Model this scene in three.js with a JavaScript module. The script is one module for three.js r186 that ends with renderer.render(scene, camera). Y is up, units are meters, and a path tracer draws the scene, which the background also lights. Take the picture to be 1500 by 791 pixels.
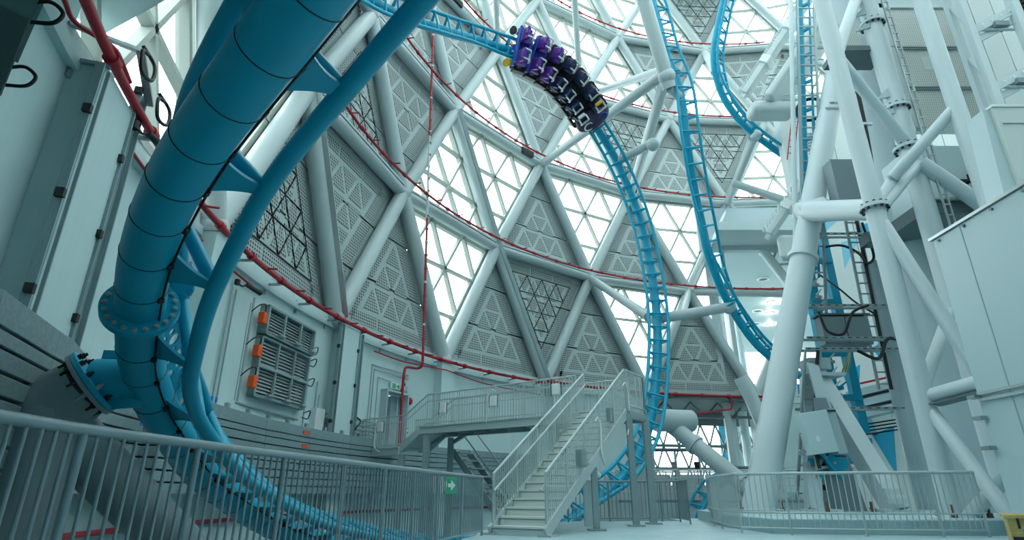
import * as THREE from 'three';
import { mergeGeometries } from 'three/addons/utils/BufferGeometryUtils.js';
import { FontLoader } from 'three/addons/loaders/FontLoader.js';
import { TextGeometry } from 'three/addons/geometries/TextGeometry.js';
import { RoundedBoxGeometry } from 'three/addons/geometries/RoundedBoxGeometry.js';

// ---------------------------------------------------------------- camera, sky, exposure
const scene = new THREE.Scene();
const camera = new THREE.PerspectiveCamera(2 * Math.atan(395.5 / 844) * 180 / Math.PI, 1500 / 791, 0.05, 400);
camera.position.set(0, 0.8, 0);
camera.rotation.x = 21.2 * Math.PI / 180;
scene.add(camera);
scene.background = new THREE.Color().setRGB(0.85, 0.99, 1.0);   // bright overcast sky
scene.backgroundIntensity = 6;
const renderer = new THREE.WebGLRenderer();
renderer.toneMapping = THREE.LinearToneMapping;
renderer.toneMappingExposure = 0.92;
renderer.shadowMap.enabled = true;

// ---------------------------------------------------------------- helpers
let seed = 7;
const rnd = () => { seed = (seed * 1664525 + 1013904223) >>> 0; return seed / 4294967296; };
const V = (x, y, z) => new THREE.Vector3(x, y, z);
const Y = V(0, 1, 0);
const taken = {};
const numbered = (n) => { const k = taken[n] = (taken[n] ?? -1) + 1; return k ? `${n}_${String(k).padStart(3, '0')}` : n; };
function mesh(name, geo, mat, parent) {
  const m = new THREE.Mesh(geo, mat);
  m.name = parent ? name : numbered(name);
  m.castShadow = m.receiveShadow = true;
  (parent || scene).add(m);
  return m;
}
function tag(o, label, category, group) {
  o.userData = { label, category };
  if (group) o.userData.group = group;
  return o;
}
function thing(name, label, category, group) {
  const o = new THREE.Group(); o.name = numbered(name); scene.add(o);
  return tag(o, label, category, group);
}
function struct(name, geo, mat) {
  const o = geo ? mesh(name, geo, mat) : new THREE.Group();
  if (!geo) { o.name = numbered(name); scene.add(o); }
  o.userData = { kind: 'structure' };
  return o;
}
const sub = (name, parent) => { const g = new THREE.Group(); g.name = name; parent.add(g); return g; };
const merge = (list) => mergeGeometries(list.map((g) => { const q = g.index ? g.toNonIndexed() : g; for (const k of Object.keys(q.attributes)) if (!['position', 'normal', 'uv'].includes(k)) q.deleteAttribute(k); return q; }));
function cyl(a, b, r, r2 = r, seg = 14) {
  const d = b.clone().sub(a), L = d.length();
  const g = new THREE.CylinderGeometry(r2, r, L, seg, 1);
  g.applyQuaternion(new THREE.Quaternion().setFromUnitVectors(Y, d.normalize()));
  const m = a.clone().add(b).multiplyScalar(0.5);
  return g.translate(m.x, m.y, m.z);
}
const ball = (p, r, s = 12) => new THREE.SphereGeometry(r, s, Math.max(6, s - 4)).translate(p.x, p.y, p.z);
function basis(x, y, z, p) { return new THREE.Matrix4().makeBasis(x, y, z).setPosition(p); }
function bar(a, b, w, h, up = Y, bevel = 0) {
  const z = b.clone().sub(a), L = z.length(); z.normalize();
  const x = up.clone().cross(z);
  if (x.lengthSq() < 1e-6) x.set(1, 0, 0); x.normalize();
  const y = z.clone().cross(x);
  const g = bevel ? new RoundedBoxGeometry(w, h, L, 1, bevel) : new THREE.BoxGeometry(w, h, L);
  return g.applyMatrix4(basis(x, y, z, a.clone().add(b).multiplyScalar(0.5)));
}
const bx = (x, y, z, w, h, d, bevel = 0) => (bevel ? new RoundedBoxGeometry(w, h, d, 2, bevel) : new THREE.BoxGeometry(w, h, d)).translate(x, y, z);
const tube = (pts, r, n = 40, seg = 8, closed = false) => new THREE.TubeGeometry(new THREE.CatmullRomCurve3(pts, closed), n, r, seg, closed);
function ringArc(r, y, a0, a1, rr, n = 60, seg = 8) { const p = []; for (let i = 0; i <= n; i++) p.push(pol(a0 + (a1 - a0) * i / n, r, y)); return tube(p, rr, n * 2, seg); }
function prism(pts, depth, bevel = 0) {   // outline in x,y extruded along z
  const s = new THREE.Shape(pts.map((p) => new THREE.Vector2(p[0], p[1])));
  return new THREE.ExtrudeGeometry(s, { depth, bevelEnabled: bevel > 0, bevelSize: bevel, bevelThickness: bevel, bevelSegments: 1, steps: 1 });
}

// the hall is a drum: centre, radius, heights of its ring beams
const CX = 17.6, CZ = -13.95, R = 25, STEP = 18, PH = -3.05, RH = 7.2;
const HY = [6.8, 14, 21.2, 28.4, 35.6, 42.8];
const rad = (d) => d * Math.PI / 180;
function pol(a, r, y) { return V(CX + r * Math.sin(rad(a)), y, CZ - r * Math.cos(rad(a))); }

// ---------------------------------------------------------------- textures
function hash2(x, y, s) { let n = (x * 374761393 + y * 668265263 + s * 974711) | 0; n = Math.imul(n ^ (n >>> 13), 1274126177); return ((n ^ (n >>> 16)) >>> 0) / 4294967296; }
function vnoise(x, y, per, s) {
  const xi = Math.floor(x), yi = Math.floor(y), fx = x - xi, fy = y - yi, w = (t) => t * t * (3 - 2 * t), m = (v) => ((v % per) + per) % per;
  const a = hash2(m(xi), m(yi), s), b = hash2(m(xi + 1), m(yi), s), c = hash2(m(xi), m(yi + 1), s), d = hash2(m(xi + 1), m(yi + 1), s);
  return (a + (b - a) * w(fx)) * (1 - w(fy)) + (c + (d - c) * w(fx)) * w(fy);
}
function fbm(u, v, f, s) { let t = 0, a = 0.5, k = f; for (let i = 0; i < 4; i++) { t += a * vnoise(u * k, v * k, k, s + i); a *= 0.5; k *= 2; } return t / 0.94; }
function tex(n, fn, srgb, rx = 1, ry = 1) {
  const d = new Uint8Array(n * n * 4);
  for (let j = 0; j < n; j++) for (let i = 0; i < n; i++) { const c = fn(i / n, j / n), k = (j * n + i) * 4; d[k] = c[0]; d[k + 1] = c[1]; d[k + 2] = c[2]; d[k + 3] = 255; }
  const t = new THREE.DataTexture(d, n, n); t.wrapS = t.wrapT = THREE.RepeatWrapping; t.magFilter = THREE.LinearFilter; t.minFilter = THREE.LinearMipmapLinearFilter; t.generateMipmaps = true;
  if (srgb) t.colorSpace = THREE.SRGBColorSpace;
  t.repeat.set(rx, ry); t.needsUpdate = true; return t;
}
const mix = (a, b, t) => a.map((v, i) => Math.max(0, Math.min(255, v + (b[i] - v) * t)));
const grain = (c, amp, f, s) => (u, v) => { const t = (fbm(u, v, f, s) - 0.5) * 2 * amp; return c.map((k) => Math.max(0, Math.min(255, k * (1 + t)))); };
const T = {
  wall: tex(256, (u, v) => { const t = fbm(u, v, 4, 3), q = vnoise(u * 64, v * 4, 64, 9); return mix([178, 203, 205], [193, 216, 217], t * 0.8 + q * 0.25); }, true, 0.25, 0.25),
  floor: tex(256, (u, v) => { const t = fbm(u, v, 4, 13), q = fbm(u, v, 32, 17); return mix([150, 180, 186], [176, 203, 208], t * 0.7 + q * 0.3); }, true, 0.3, 0.3),
  floorR: tex(128, (u, v) => { const t = 80 + 90 * fbm(u, v, 8, 23); return [t, t, t]; }, false, 0.4, 0.4),
  galv: tex(256, (u, v) => { const x = fbm(u, v, 24, 31), t = Math.floor(x * 9) / 9; return mix([122, 147, 151], [158, 180, 183], t); }, true, 1.2, 1.2),
  perf: tex(64, (u, v) => { const x = (u * 2) % 1 - 0.5, y = (v * 2) % 1 - 0.5; return Math.hypot(x, y) < 0.3 ? [38, 44, 45] : [162, 175, 175]; }, true, 4, 4),
  perfFine: tex(64, (u, v) => { const r = Math.floor(v * 4), x = (u * 4 + (r % 2) * 0.5) % 1 - 0.5, y = (v * 4) % 1 - 0.5; return Math.hypot(x, y) < 0.24 ? [104, 112, 110] : [206, 212, 208]; }, true, 3.6, 3.6),
  ply: tex(256, (u, v) => { const w = Math.sin((u * 6 + fbm(u, v, 4, 41) * 2.2) * 6.283) * 0.5 + 0.5, q = vnoise(u * 8, v * 64, 64, 43); return mix([176, 148, 84], [206, 182, 120], w * 0.5 + q * 0.5); }, true, 0.7, 0.7),
};
const std = (o) => new THREE.MeshStandardMaterial(o);
const M = {
  wall: std({ map: T.wall, roughness: 0.62 }),
  floor: std({ map: T.floor, roughnessMap: T.floorR, roughness: 0.9 }),
  steel: std({ color: '#b1c1c3', roughness: 0.42 }),             // white painted dome steel
  tower: std({ color: '#c2d2d6', roughness: 0.38 }),
  towerGrey: std({ color: '#a9bdc3', roughness: 0.45 }),
  mullion: std({ color: '#adb5ae', roughness: 0.55 }),
  clad: std({ color: '#a9b8b8', roughness: 0.5, metalness: 0.15 }),
  perf: std({ map: T.perf, roughness: 0.6 }),
  perfFine: std({ map: T.perfFine, roughness: 0.55 }),
  skin: std({ color: '#8b9899', roughness: 0.8 }),
  dark: std({ color: '#20282a', roughness: 0.6 }),
  rubber: std({ color: '#161b1d', roughness: 0.5 }),
  galv: std({ map: T.galv, roughness: 0.42, metalness: 0.35 }),
  galvPlain: std({ color: '#93a5a8', roughness: 0.4, metalness: 0.3 }),
  rail: std({ color: '#7e939a', roughness: 0.4, metalness: 0.15 }),  // darker than railPale: shade on the pit railing is put into the colour
  railPale: std({ color: '#b3c2c3', roughness: 0.42, metalness: 0.15 }),
  tread: std({ color: '#dbe3df', roughness: 0.6 }),
  blue: new THREE.MeshPhysicalMaterial({ color: '#009aba', roughness: 0.42, specularIntensity: 0.7, clearcoat: 0.12, clearcoatRoughness: 0.3 }),
  red: std({ color: '#a81d2c', roughness: 0.4 }),
  pipeWhite: std({ color: '#c9d3d4', roughness: 0.4 }),
  grey: std({ color: '#7f9096', roughness: 0.5 }),
  support: std({ color: '#7c8d93', roughness: 0.48 }),
  white: std({ color: '#e3e9e8', roughness: 0.45 }),
  orange: std({ color: '#e0561c', roughness: 0.45 }),
  yellow: std({ color: '#e4b21e', roughness: 0.45 }),
  tagBlue: std({ color: '#2a86cf', roughness: 0.5 }),
  purple: std({ color: '#5a2a93', roughness: 0.4 }),
  navy: std({ color: '#1c2b52', roughness: 0.45 }),
  plum: std({ color: '#3f2b50', roughness: 0.35 }),
  cobalt: std({ color: '#1b4fae', roughness: 0.4 }),
  mural: std({ color: '#d6e0df', roughness: 0.6 }),
  muralBlue: std({ color: '#22a9cf', roughness: 0.6 }),
  muralPale: std({ color: '#83c9e2', roughness: 0.6 }),
  soffit: std({ color: '#b6c8ca', roughness: 0.6 }),
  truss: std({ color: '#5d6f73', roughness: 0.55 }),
  teal: std({ color: '#0f6a86', roughness: 0.4 }),
  panel: std({ color: '#bcd2d6', roughness: 0.35 }),
  panelPale: std({ color: '#c8d4d3', roughness: 0.4 }),
  ply: std({ map: T.ply, roughness: 0.75 }),
  chrome: std({ color: '#b9c2c4', roughness: 0.28, metalness: 0.7 }),
  signGreen: std({ color: '#3fae83', roughness: 0.5 }),
  led: std({ color: '#0c3d1c', emissive: '#2cff7a', emissiveIntensity: 1.2 }),
  lampGlow: std({ color: '#ffffff', emissive: '#fff6e6', emissiveIntensity: 3 }),
  glass: new THREE.MeshPhysicalMaterial({ color: '#ffffff', transmission: 1, thickness: 0, roughness: 0.02, ior: 1.45 }),
  tealGlass: new THREE.MeshPhysicalMaterial({ color: '#2f7f95', transmission: 1, thickness: 0, roughness: 0.05, ior: 1.45 }),
};

// ================================================================ DOME
// frame: ring beams and diagonal tubes
const frame = struct('dome_frame');
const nodeA = (row, k) => PH + (k + (row % 2 ? 0.5 : 0)) * STEP;
const joinR = R - 0.1;
{
  for (let row = 0; row <= 5; row++) for (let k = -10; k < 10; k++) {
    const p = pol(nodeA(row, k), joinR, HY[row]), q = pol(nodeA(row, k + 1), joinR, HY[row]);
    if (row) mesh('ring_beam', merge([cyl(p, q, 0.27, 0.27, 14), bar(p.clone().setY(HY[row] + 0.26), q.clone().setY(HY[row] + 0.26), 0.5, 0.1)]), M.steel, frame);
    mesh('node_joint', ball(p, 0.4, 14), M.steel, frame);
    if (row < 5) for (const s of [-0.5, 0.5]) {
      const t = pol(nodeA(row, k) + s * STEP, joinR, HY[row + 1]);
      mesh('diagonal_tube', cyl(p, t, 0.33, 0.33, 18), M.steel, frame);
    }
  }
}
// facet: a flat triangle between nodes; local x along the base, y to the apex, z to the inside
const FW = R * Math.sin(rad(9)), FL = Math.hypot(RH, R - R * Math.cos(rad(9)));
function facetMatrix(row, m, up) {
  const a = PH + m * STEP, yb = HY[row] + (up ? 0 : RH), ya = HY[row] + (up ? RH : 0);
  const b = pol(a, R * Math.cos(rad(9)) + 0.3, yb), t = pol(a, R + 0.3, ya);
  const x = V(Math.cos(rad(a)), 0, Math.sin(rad(a))).multiplyScalar(up ? 1 : -1), y = t.clone().sub(b).normalize(), z = x.clone().cross(y);
  return basis(x, y, z, b);
}
const place = (o, m) => { m.decompose(o.position, o.quaternion, o.scale); return o; };
const tri = (A, B, C, inset, depth) => {
  const c = [(A[0] + B[0] + C[0]) / 3, (A[1] + B[1] + C[1]) / 3], s = 1 - inset;
  return prism([A, B, C].map((p) => [c[0] + (p[0] - c[0]) * s, c[1] + (p[1] - c[1]) * s]), depth);
};
const LAT = (n, i, j, x0, y0, w, l) => [x0 + (-w + 2 * w * (i + j / 2) / n), y0 + l * j / n];   // lattice point of a triangle of half base w and height l
function lattice(n, x0, y0, w, l) {
  const out = [];
  for (let j = 0; j < n; j++) for (let i = 0; i < n - j; i++) {
    out.push([LAT(n, i, j, x0, y0, w, l), LAT(n, i + 1, j, x0, y0, w, l), LAT(n, i, j + 1, x0, y0, w, l)]);
    if (i + j < n - 1) out.push([LAT(n, i + 1, j, x0, y0, w, l), LAT(n, i + 1, j + 1, x0, y0, w, l), LAT(n, i, j + 1, x0, y0, w, l)]);
  }
  return out;
}
const wAt = (y) => FW * (1 - y / FL);
const G = {};
G.skin = prism([[-FW - 0.28, -0.2], [FW + 0.28, -0.2], [0, FL + 0.4]], 0.05).translate(0, 0, -0.3);
G.rows = [0, 1, 2].map((r) => { const a = FL * r / 3 + 0.05, b = FL * (r + 1) / 3 - 0.05; return prism(r < 2 ? [[-wAt(a), a], [wAt(a), a], [wAt(b), b], [-wAt(b), b]] : [[-wAt(a), a], [wAt(a), a], [0, FL]], 0.06).translate(0, 0, -0.06); });
// perforated strips along the three edges, cut at the row joints
G.strips = [];
{
  const cut = 0.16;
  for (const [a, b] of [[0.5, FL / 3 - 0.12], [FL / 3 + 0.12, FL * 2 / 3 - 0.12]]) for (const s of [-1, 1]) {
    const o = 0.42, i = 1.15;
    G.strips.push(prism([[s * (wAt(a) - o), a], [s * (wAt(b) - o), b], [s * (wAt(b) - i), b], [s * (wAt(a) - i), a]].map((p) => p), 0.02));
  }
  for (const [a, b] of [[-2.6, -0.95], [-0.85, 0.85], [0.95, 2.6]]) G.strips.push(prism([[a, 0.34], [b, 0.34], [b, 0.82], [a, 0.82]], 0.02));
  const a = FL * 2 / 3 + 0.12; G.strips.push(prism([[-wAt(a) + 0.42, a], [wAt(a) - 0.42, a], [0, FL - 0.9]], 0.02));
}
G.tris = [...lattice(3, 0, 0.95, 2.05, FL / 3 * 2 - 1.05 + 0.0)].map((t) => t).filter((t) => Math.max(t[0][1], t[1][1], t[2][1]) < FL * 0.68).map(([a, b, c]) => tri(a, b, c, 0.24, 0.022));
G.lines = merge(lattice(4, 0, 0.9, 2.4, 4.3).flatMap(([a, b, c]) => [[a, b], [b, c], [c, a]].map(([p, q]) => bar(V(p[0], p[1], 0.02), V(q[0], q[1], 0.02), 0.04, 0.04, V(0, 0, 1)))));
G.pane = []; G.bars = []; G.plainPane = prism([[-FW, 0], [FW, 0], [0, FL]], 0.02).translate(0, 0, -0.2);
G.pane = lattice(3, 0, 0, FW, FL).map(([a, b, c]) => tri(a, b, c, 0.02, 0.02).translate(0, 0, -0.2));
for (let i = 1; i < 3; i++) {
  const pt = (u, v) => { const p = LAT(3, u, v, 0, 0, FW, FL); return V(p[0], p[1], -0.06); };
  G.bars.push(bar(pt(0, i), pt(3 - i, i), 0.13, 0.24, V(0, 0, 1)), bar(pt(i, 0), pt(i, 3 - i), 0.13, 0.24, V(0, 0, 1)), bar(pt(i, 0), pt(0, i), 0.13, 0.24, V(0, 0, 1)));
}
G.edge = [[[-FW + 0.3, 0.2], [FW - 0.3, 0.2]], [[FW - 0.25, 0], [0, FL - 0.5]], [[-FW + 0.25, 0], [0, FL - 0.5]]].map(([p, q]) => bar(V(p[0], p[1], -0.12), V(q[0], q[1], -0.12), 0.2, 0.3, V(0, 0, 1)));

const OPAQUE = {
  u0: [-4.5, -3.5, -2.5, -1.5, -0.5], d0: [-4, -2], u1: [-4, -2, -1], d1: [-4.5, -3.5], u2: [-3.5, -0.5], d2: [-3, -2, -1, 0], u3: [], d3: [-0.5, 0.5], u4: [], d4: [0],
};
const LINED = ['u0-4.5', 'd0-2', 'd2-1', 'd20', 'd40', 'u1-4'];
const OPEN = ['d00', 'u10', 'u00.5'];
let nWin = 0, nFac = 0;
for (let row = 0; row < 5; row++) for (const up of [true, false]) for (let k = -10; k < 10; k++) {
  const m = k + ((row % 2 === 0) === up ? 0.5 : 0), key = (up ? 'u' : 'd') + row, seen = m >= -5.6 + row * 0.4 && m <= 1.2;
  if (OPEN.includes(key + m)) continue;
  const solid = seen ? OPAQUE[key].includes(m) : up || row < 2;
  const mat = facetMatrix(row, m, up);
  if (solid) {
    const g = place(struct('wall_facet'), mat);
    mesh('outer_skin', G.skin, M.skin, g);
    if (!seen) { mesh('backing_panel', G.plainPane, M.clad, g); continue; }
    for (const r of G.rows) mesh('backing_panel', r, M.clad, g);
    for (const s of G.strips) mesh('perforated_strip', s, M.perf, g);
    for (const s of G.tris) mesh('perforated_panel', s, M.perf, g);
    if (LINED.includes(key + m)) mesh('joint_trim', G.lines, M.dark, g);
  } else {
    const g = place(struct(`window_${++nWin}`), mat);
    if (!seen) { mesh('pane', G.plainPane, M.glass, g); for (const b of G.bars) mesh('mullion', b, M.mullion, g); continue; }
    for (const p of G.pane) mesh('pane', p, M.glass, g);
    for (const b of G.bars) mesh('mullion', b, M.mullion, g);
    for (const b of G.edge) mesh('frame', b, M.mullion, g);
  }
}
// roof: a shallow glazed cone over the top ring
{
  const roof = struct('ceiling');
  const apex = V(CX, HY[5] + 5, CZ);
  for (let k = 0; k < 20; k++) {
    const p = pol(nodeA(5, k), R, HY[5]), q = pol(nodeA(5, k + 1), R, HY[5]);
    const g = new THREE.BufferGeometry().setFromPoints([p, apex, q]); g.setAttribute('uv', new THREE.BufferAttribute(new Float32Array(6), 2)); g.computeVertexNormals();
    mesh(k % 2 ? 'roof_panel' : 'roof_pane', g, k % 2 ? M.clad : M.glass, roof);
    mesh('roof_rib', cyl(p, apex, 0.3, 0.3, 10), M.steel, roof);
    for (const t of [0.3, 0.6, 0.85]) mesh('purlin', cyl(p.clone().lerp(apex, t), q.clone().lerp(apex, t), 0.16, 0.16, 8), M.steel, roof);
  }
}

// ================================================================ LOWER WALL, FLOOR, PIT
{
  const w = struct('wall_drum');
  const seg = (a0, a1, y0, y1, r0 = R, r1 = R + 0.6) => {
    const n = Math.max(2, Math.ceil(Math.abs(a1 - a0) / 3)), pts = [];
    const s = new THREE.Shape();
    for (let i = 0; i <= n; i++) { const p = pol(a0 + (a1 - a0) * i / n, r0, 0); i ? s.lineTo(p.x, -p.z) : s.moveTo(p.x, -p.z); }
    for (let i = n; i >= 0; i--) { const p = pol(a0 + (a1 - a0) * i / n, r1, 0); s.lineTo(p.x, -p.z); }
    const g = new THREE.ExtrudeGeometry(s, { depth: y1 - y0, bevelEnabled: false }).rotateX(-Math.PI / 2).translate(0, y0, 0);
    // uv in metres along the wall
    const P = g.attributes.position, U = g.attributes.uv;
    for (let i = 0; i < P.count; i++) U.setXY(i, Math.atan2(P.getX(i) - CX, -(P.getZ(i) - CZ)) * R, P.getY(i));
    return g;
  };
  for (let k = -10; k < 10; k++) {
    const a0 = PH + k * STEP, a1 = a0 + STEP;
    if (k === -1) { mesh('wall_segment', seg(a0, a1, -4, 1.2), M.wall, w); continue; }
    if (k < -6 && k > -10) { mesh('wall_segment', seg(a0, k === -7 ? -107.6 : a1, -4, 8.0), M.wall, w); if (k === -7) mesh('wall_segment', seg(-107.6, a1, -4, 7.0), M.wall, w); continue; }
    if (k === -4) {   // the door opening
      mesh('wall_segment', seg(a0, -66.75, -4, 7.0), M.wall, w); mesh('wall_segment', seg(-63.3, a1, -4, 7.0), M.wall, w);
      mesh('wall_segment', seg(-66.75, -63.3, -4, 2.36), M.wall, w); mesh('wall_segment', seg(-66.75, -63.3, 4.75, 7.0), M.wall, w);
      continue;
    }
    mesh('wall_segment', seg(a0, a1, -4, 7.0), M.wall, w);
  }
  for (const [a, wid] of [[-105.7, 1.25], [-73.6, 1.1], [-57.2, 0.9], [-37.5, 0.9], [-93.2, 0.7]]) {
    const p = pol(a, R - 0.1, 0), g = mesh('pilaster', new THREE.BoxGeometry(wid, 10.55, 0.7).translate(0, 1.3, 0), M.wall, w);
    g.position.copy(p); g.rotation.y = -rad(a);
  }
  // sill on top of the wall
  for (let k = -10; k < 10; k++) if (k !== -1 && k > -7) mesh('coping', seg(PH + k * STEP, PH + (k + 1) * STEP, 6.4, 6.62, R - 0.12, R + 0.6), M.wall, w);
  const pit = new THREE.CircleGeometry(R + 0.5, 80).rotateX(-Math.PI / 2).translate(CX, -4, CZ);
  struct('pit_floor', new THREE.CylinderGeometry(R + 0.5, R + 0.5, 0.3, 80).translate(CX, -4.15, CZ), M.floor); pit.dispose();
}
const edge = [[-2.35, 6], [-2.35, 2], [-2.3, -1], [-2.28, -2.5], [-2.3, -3.2], [-2.19, -4.2], [-2.03, -5.4], [-1.82, -6.6], [-1.62, -7.8], [-1.42, -8.9], [-1.22, -10.1], [-0.93, -11.5], [-0.62, -12.9]];
{
  const o = edge.map(([x, z]) => [x - 0.12, z]);
  const out = [...o, [-0.75, -14.6], [1.6, -19.4], [5.3, -19.6], [5.4, -21.6], [16, -21.6], [26, -18], [32, 0], [20, 9], [4, 8]];
  const s = new THREE.Shape(out.map(([x, z]) => new THREE.Vector2(x, -z)));
  const g = new THREE.ExtrudeGeometry(s, { depth: 0.5, bevelEnabled: false }).rotateX(-Math.PI / 2).translate(0, -0.5, 0);
  struct('floor', g, M.floor);
}

// ================================================================ RAILINGS
const uCyl = new THREE.CylinderGeometry(1, 1, 1, 8).translate(0, 0.5, 0);
function post(name, p, h, r, mat, parent) { const m = mesh(name, uCyl, mat, parent); m.position.copy(p); m.scale.set(r, h, r); return m; }
function along(pts, gap) {   // points at even spacing along a polyline
  const out = []; let carry = 0;
  for (let i = 0; i < pts.length - 1; i++) {
    const a = pts[i], b = pts[i + 1], L = a.distanceTo(b);
    for (let s = carry; s < L; s += gap) out.push(a.clone().lerp(b, s / L));
    carry = (carry + Math.ceil((L - carry) / gap) * gap) - L;
  }
  return out;
}
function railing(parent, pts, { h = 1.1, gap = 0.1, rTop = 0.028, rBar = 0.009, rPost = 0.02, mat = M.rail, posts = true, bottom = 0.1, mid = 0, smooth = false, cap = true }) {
  const lift = (d) => pts.map((p) => p.clone().setY(p.y + d));
  const line = (d, r) => smooth ? tube(lift(d), r, pts.length * 8, 8) : merge(lift(d).slice(0, -1).flatMap((p, i) => { const q = pts[i + 1].clone().setY(pts[i + 1].y + d); return [cyl(p, q, r, r, 8), ball(q, r, 8)]; }));
  mesh('top_rail', line(h, rTop), mat, parent);
  mesh('bottom_rail', line(bottom, rTop * 0.6), mat, parent);
  if (mid) mesh('middle_rail', line(mid, rTop * 0.55), mat, parent);
  if (posts) for (const p of pts) post('post', p, h, rPost, mat, parent);
  if (gap) for (const p of along(pts, gap)) if (!pts.some((q) => q.distanceTo(p) < 0.03)) post('baluster', p.clone().setY(p.y + bottom), h - bottom, rBar, mat, parent);
}
{
  const t = thing('pit_railing', 'curved grey steel railing along the floor edge beside the white staircase', 'railing');
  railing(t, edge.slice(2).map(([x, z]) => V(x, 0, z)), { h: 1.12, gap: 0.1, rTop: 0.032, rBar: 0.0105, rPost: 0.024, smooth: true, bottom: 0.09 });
}
{
  const t = thing('plinth_railing', 'pale grey railing wrapping around the white tower plinth', 'railing');
  const pts = [[6.2, -19.6], [5.35, -16.6], [5.08, -15.2], [4.95, -13.6], [5.8, -13.1], [7.1, -12.65], [8.5, -12.45], [9.35, -12.4]].map(([x, z]) => V(x, 0, z));
  railing(t, pts, { h: 1.2, gap: 0.115, rTop: 0.032, rBar: 0.011, rPost: 0.026, mat: M.railPale, bottom: 0.12, mid: 0.42 });
}
{
  const t = thing('corner_railing', 'low grey railing behind the staircase posts', 'railing');
  railing(t, [[1.7, -18.9], [3.0, -19.2], [4.6, -19.2], [5.1, -19.0], [5.0, -17.6]].map(([x, z]) => V(x, 0, z)), { h: 1.15, gap: 0.13, rTop: 0.03, rBar: 0.012, rPost: 0.026, mat: M.grey });
}
{
  const t = thing('tower_plinth', 'pale blue grey concrete plinth under the white tower', 'plinth');
  const s = [[5.6, -13.5], [8.4, -12.9], [16, -12.6], [17, -20.5], [6.2, -20.8], [5.5, -16]];
  mesh('slab', prism(s.map(([x, z]) => [x, -z]), 0.28, 0.02).rotateX(-Math.PI / 2), M.floor, t);
  for (const [x, z] of [[7.0, -19], [7.4, -19.9], [8.2, -18.9], [9.2, -18.2], [10.6, -18.3], [10.9, -18.9], [9.6, -14.1], [9.75, -13.8], [10.4, -13.9], [10.5, -13.75]]) mesh('anchor_bolt', merge([new THREE.CylinderGeometry(0.06, 0.07, 0.12, 6).translate(x, 0.34, z), new THREE.CylinderGeometry(0.03, 0.03, 0.3, 8).translate(x, 0.42, z)]), std({ color: '#6b4a40', roughness: 0.7 }), t);
}

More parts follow.
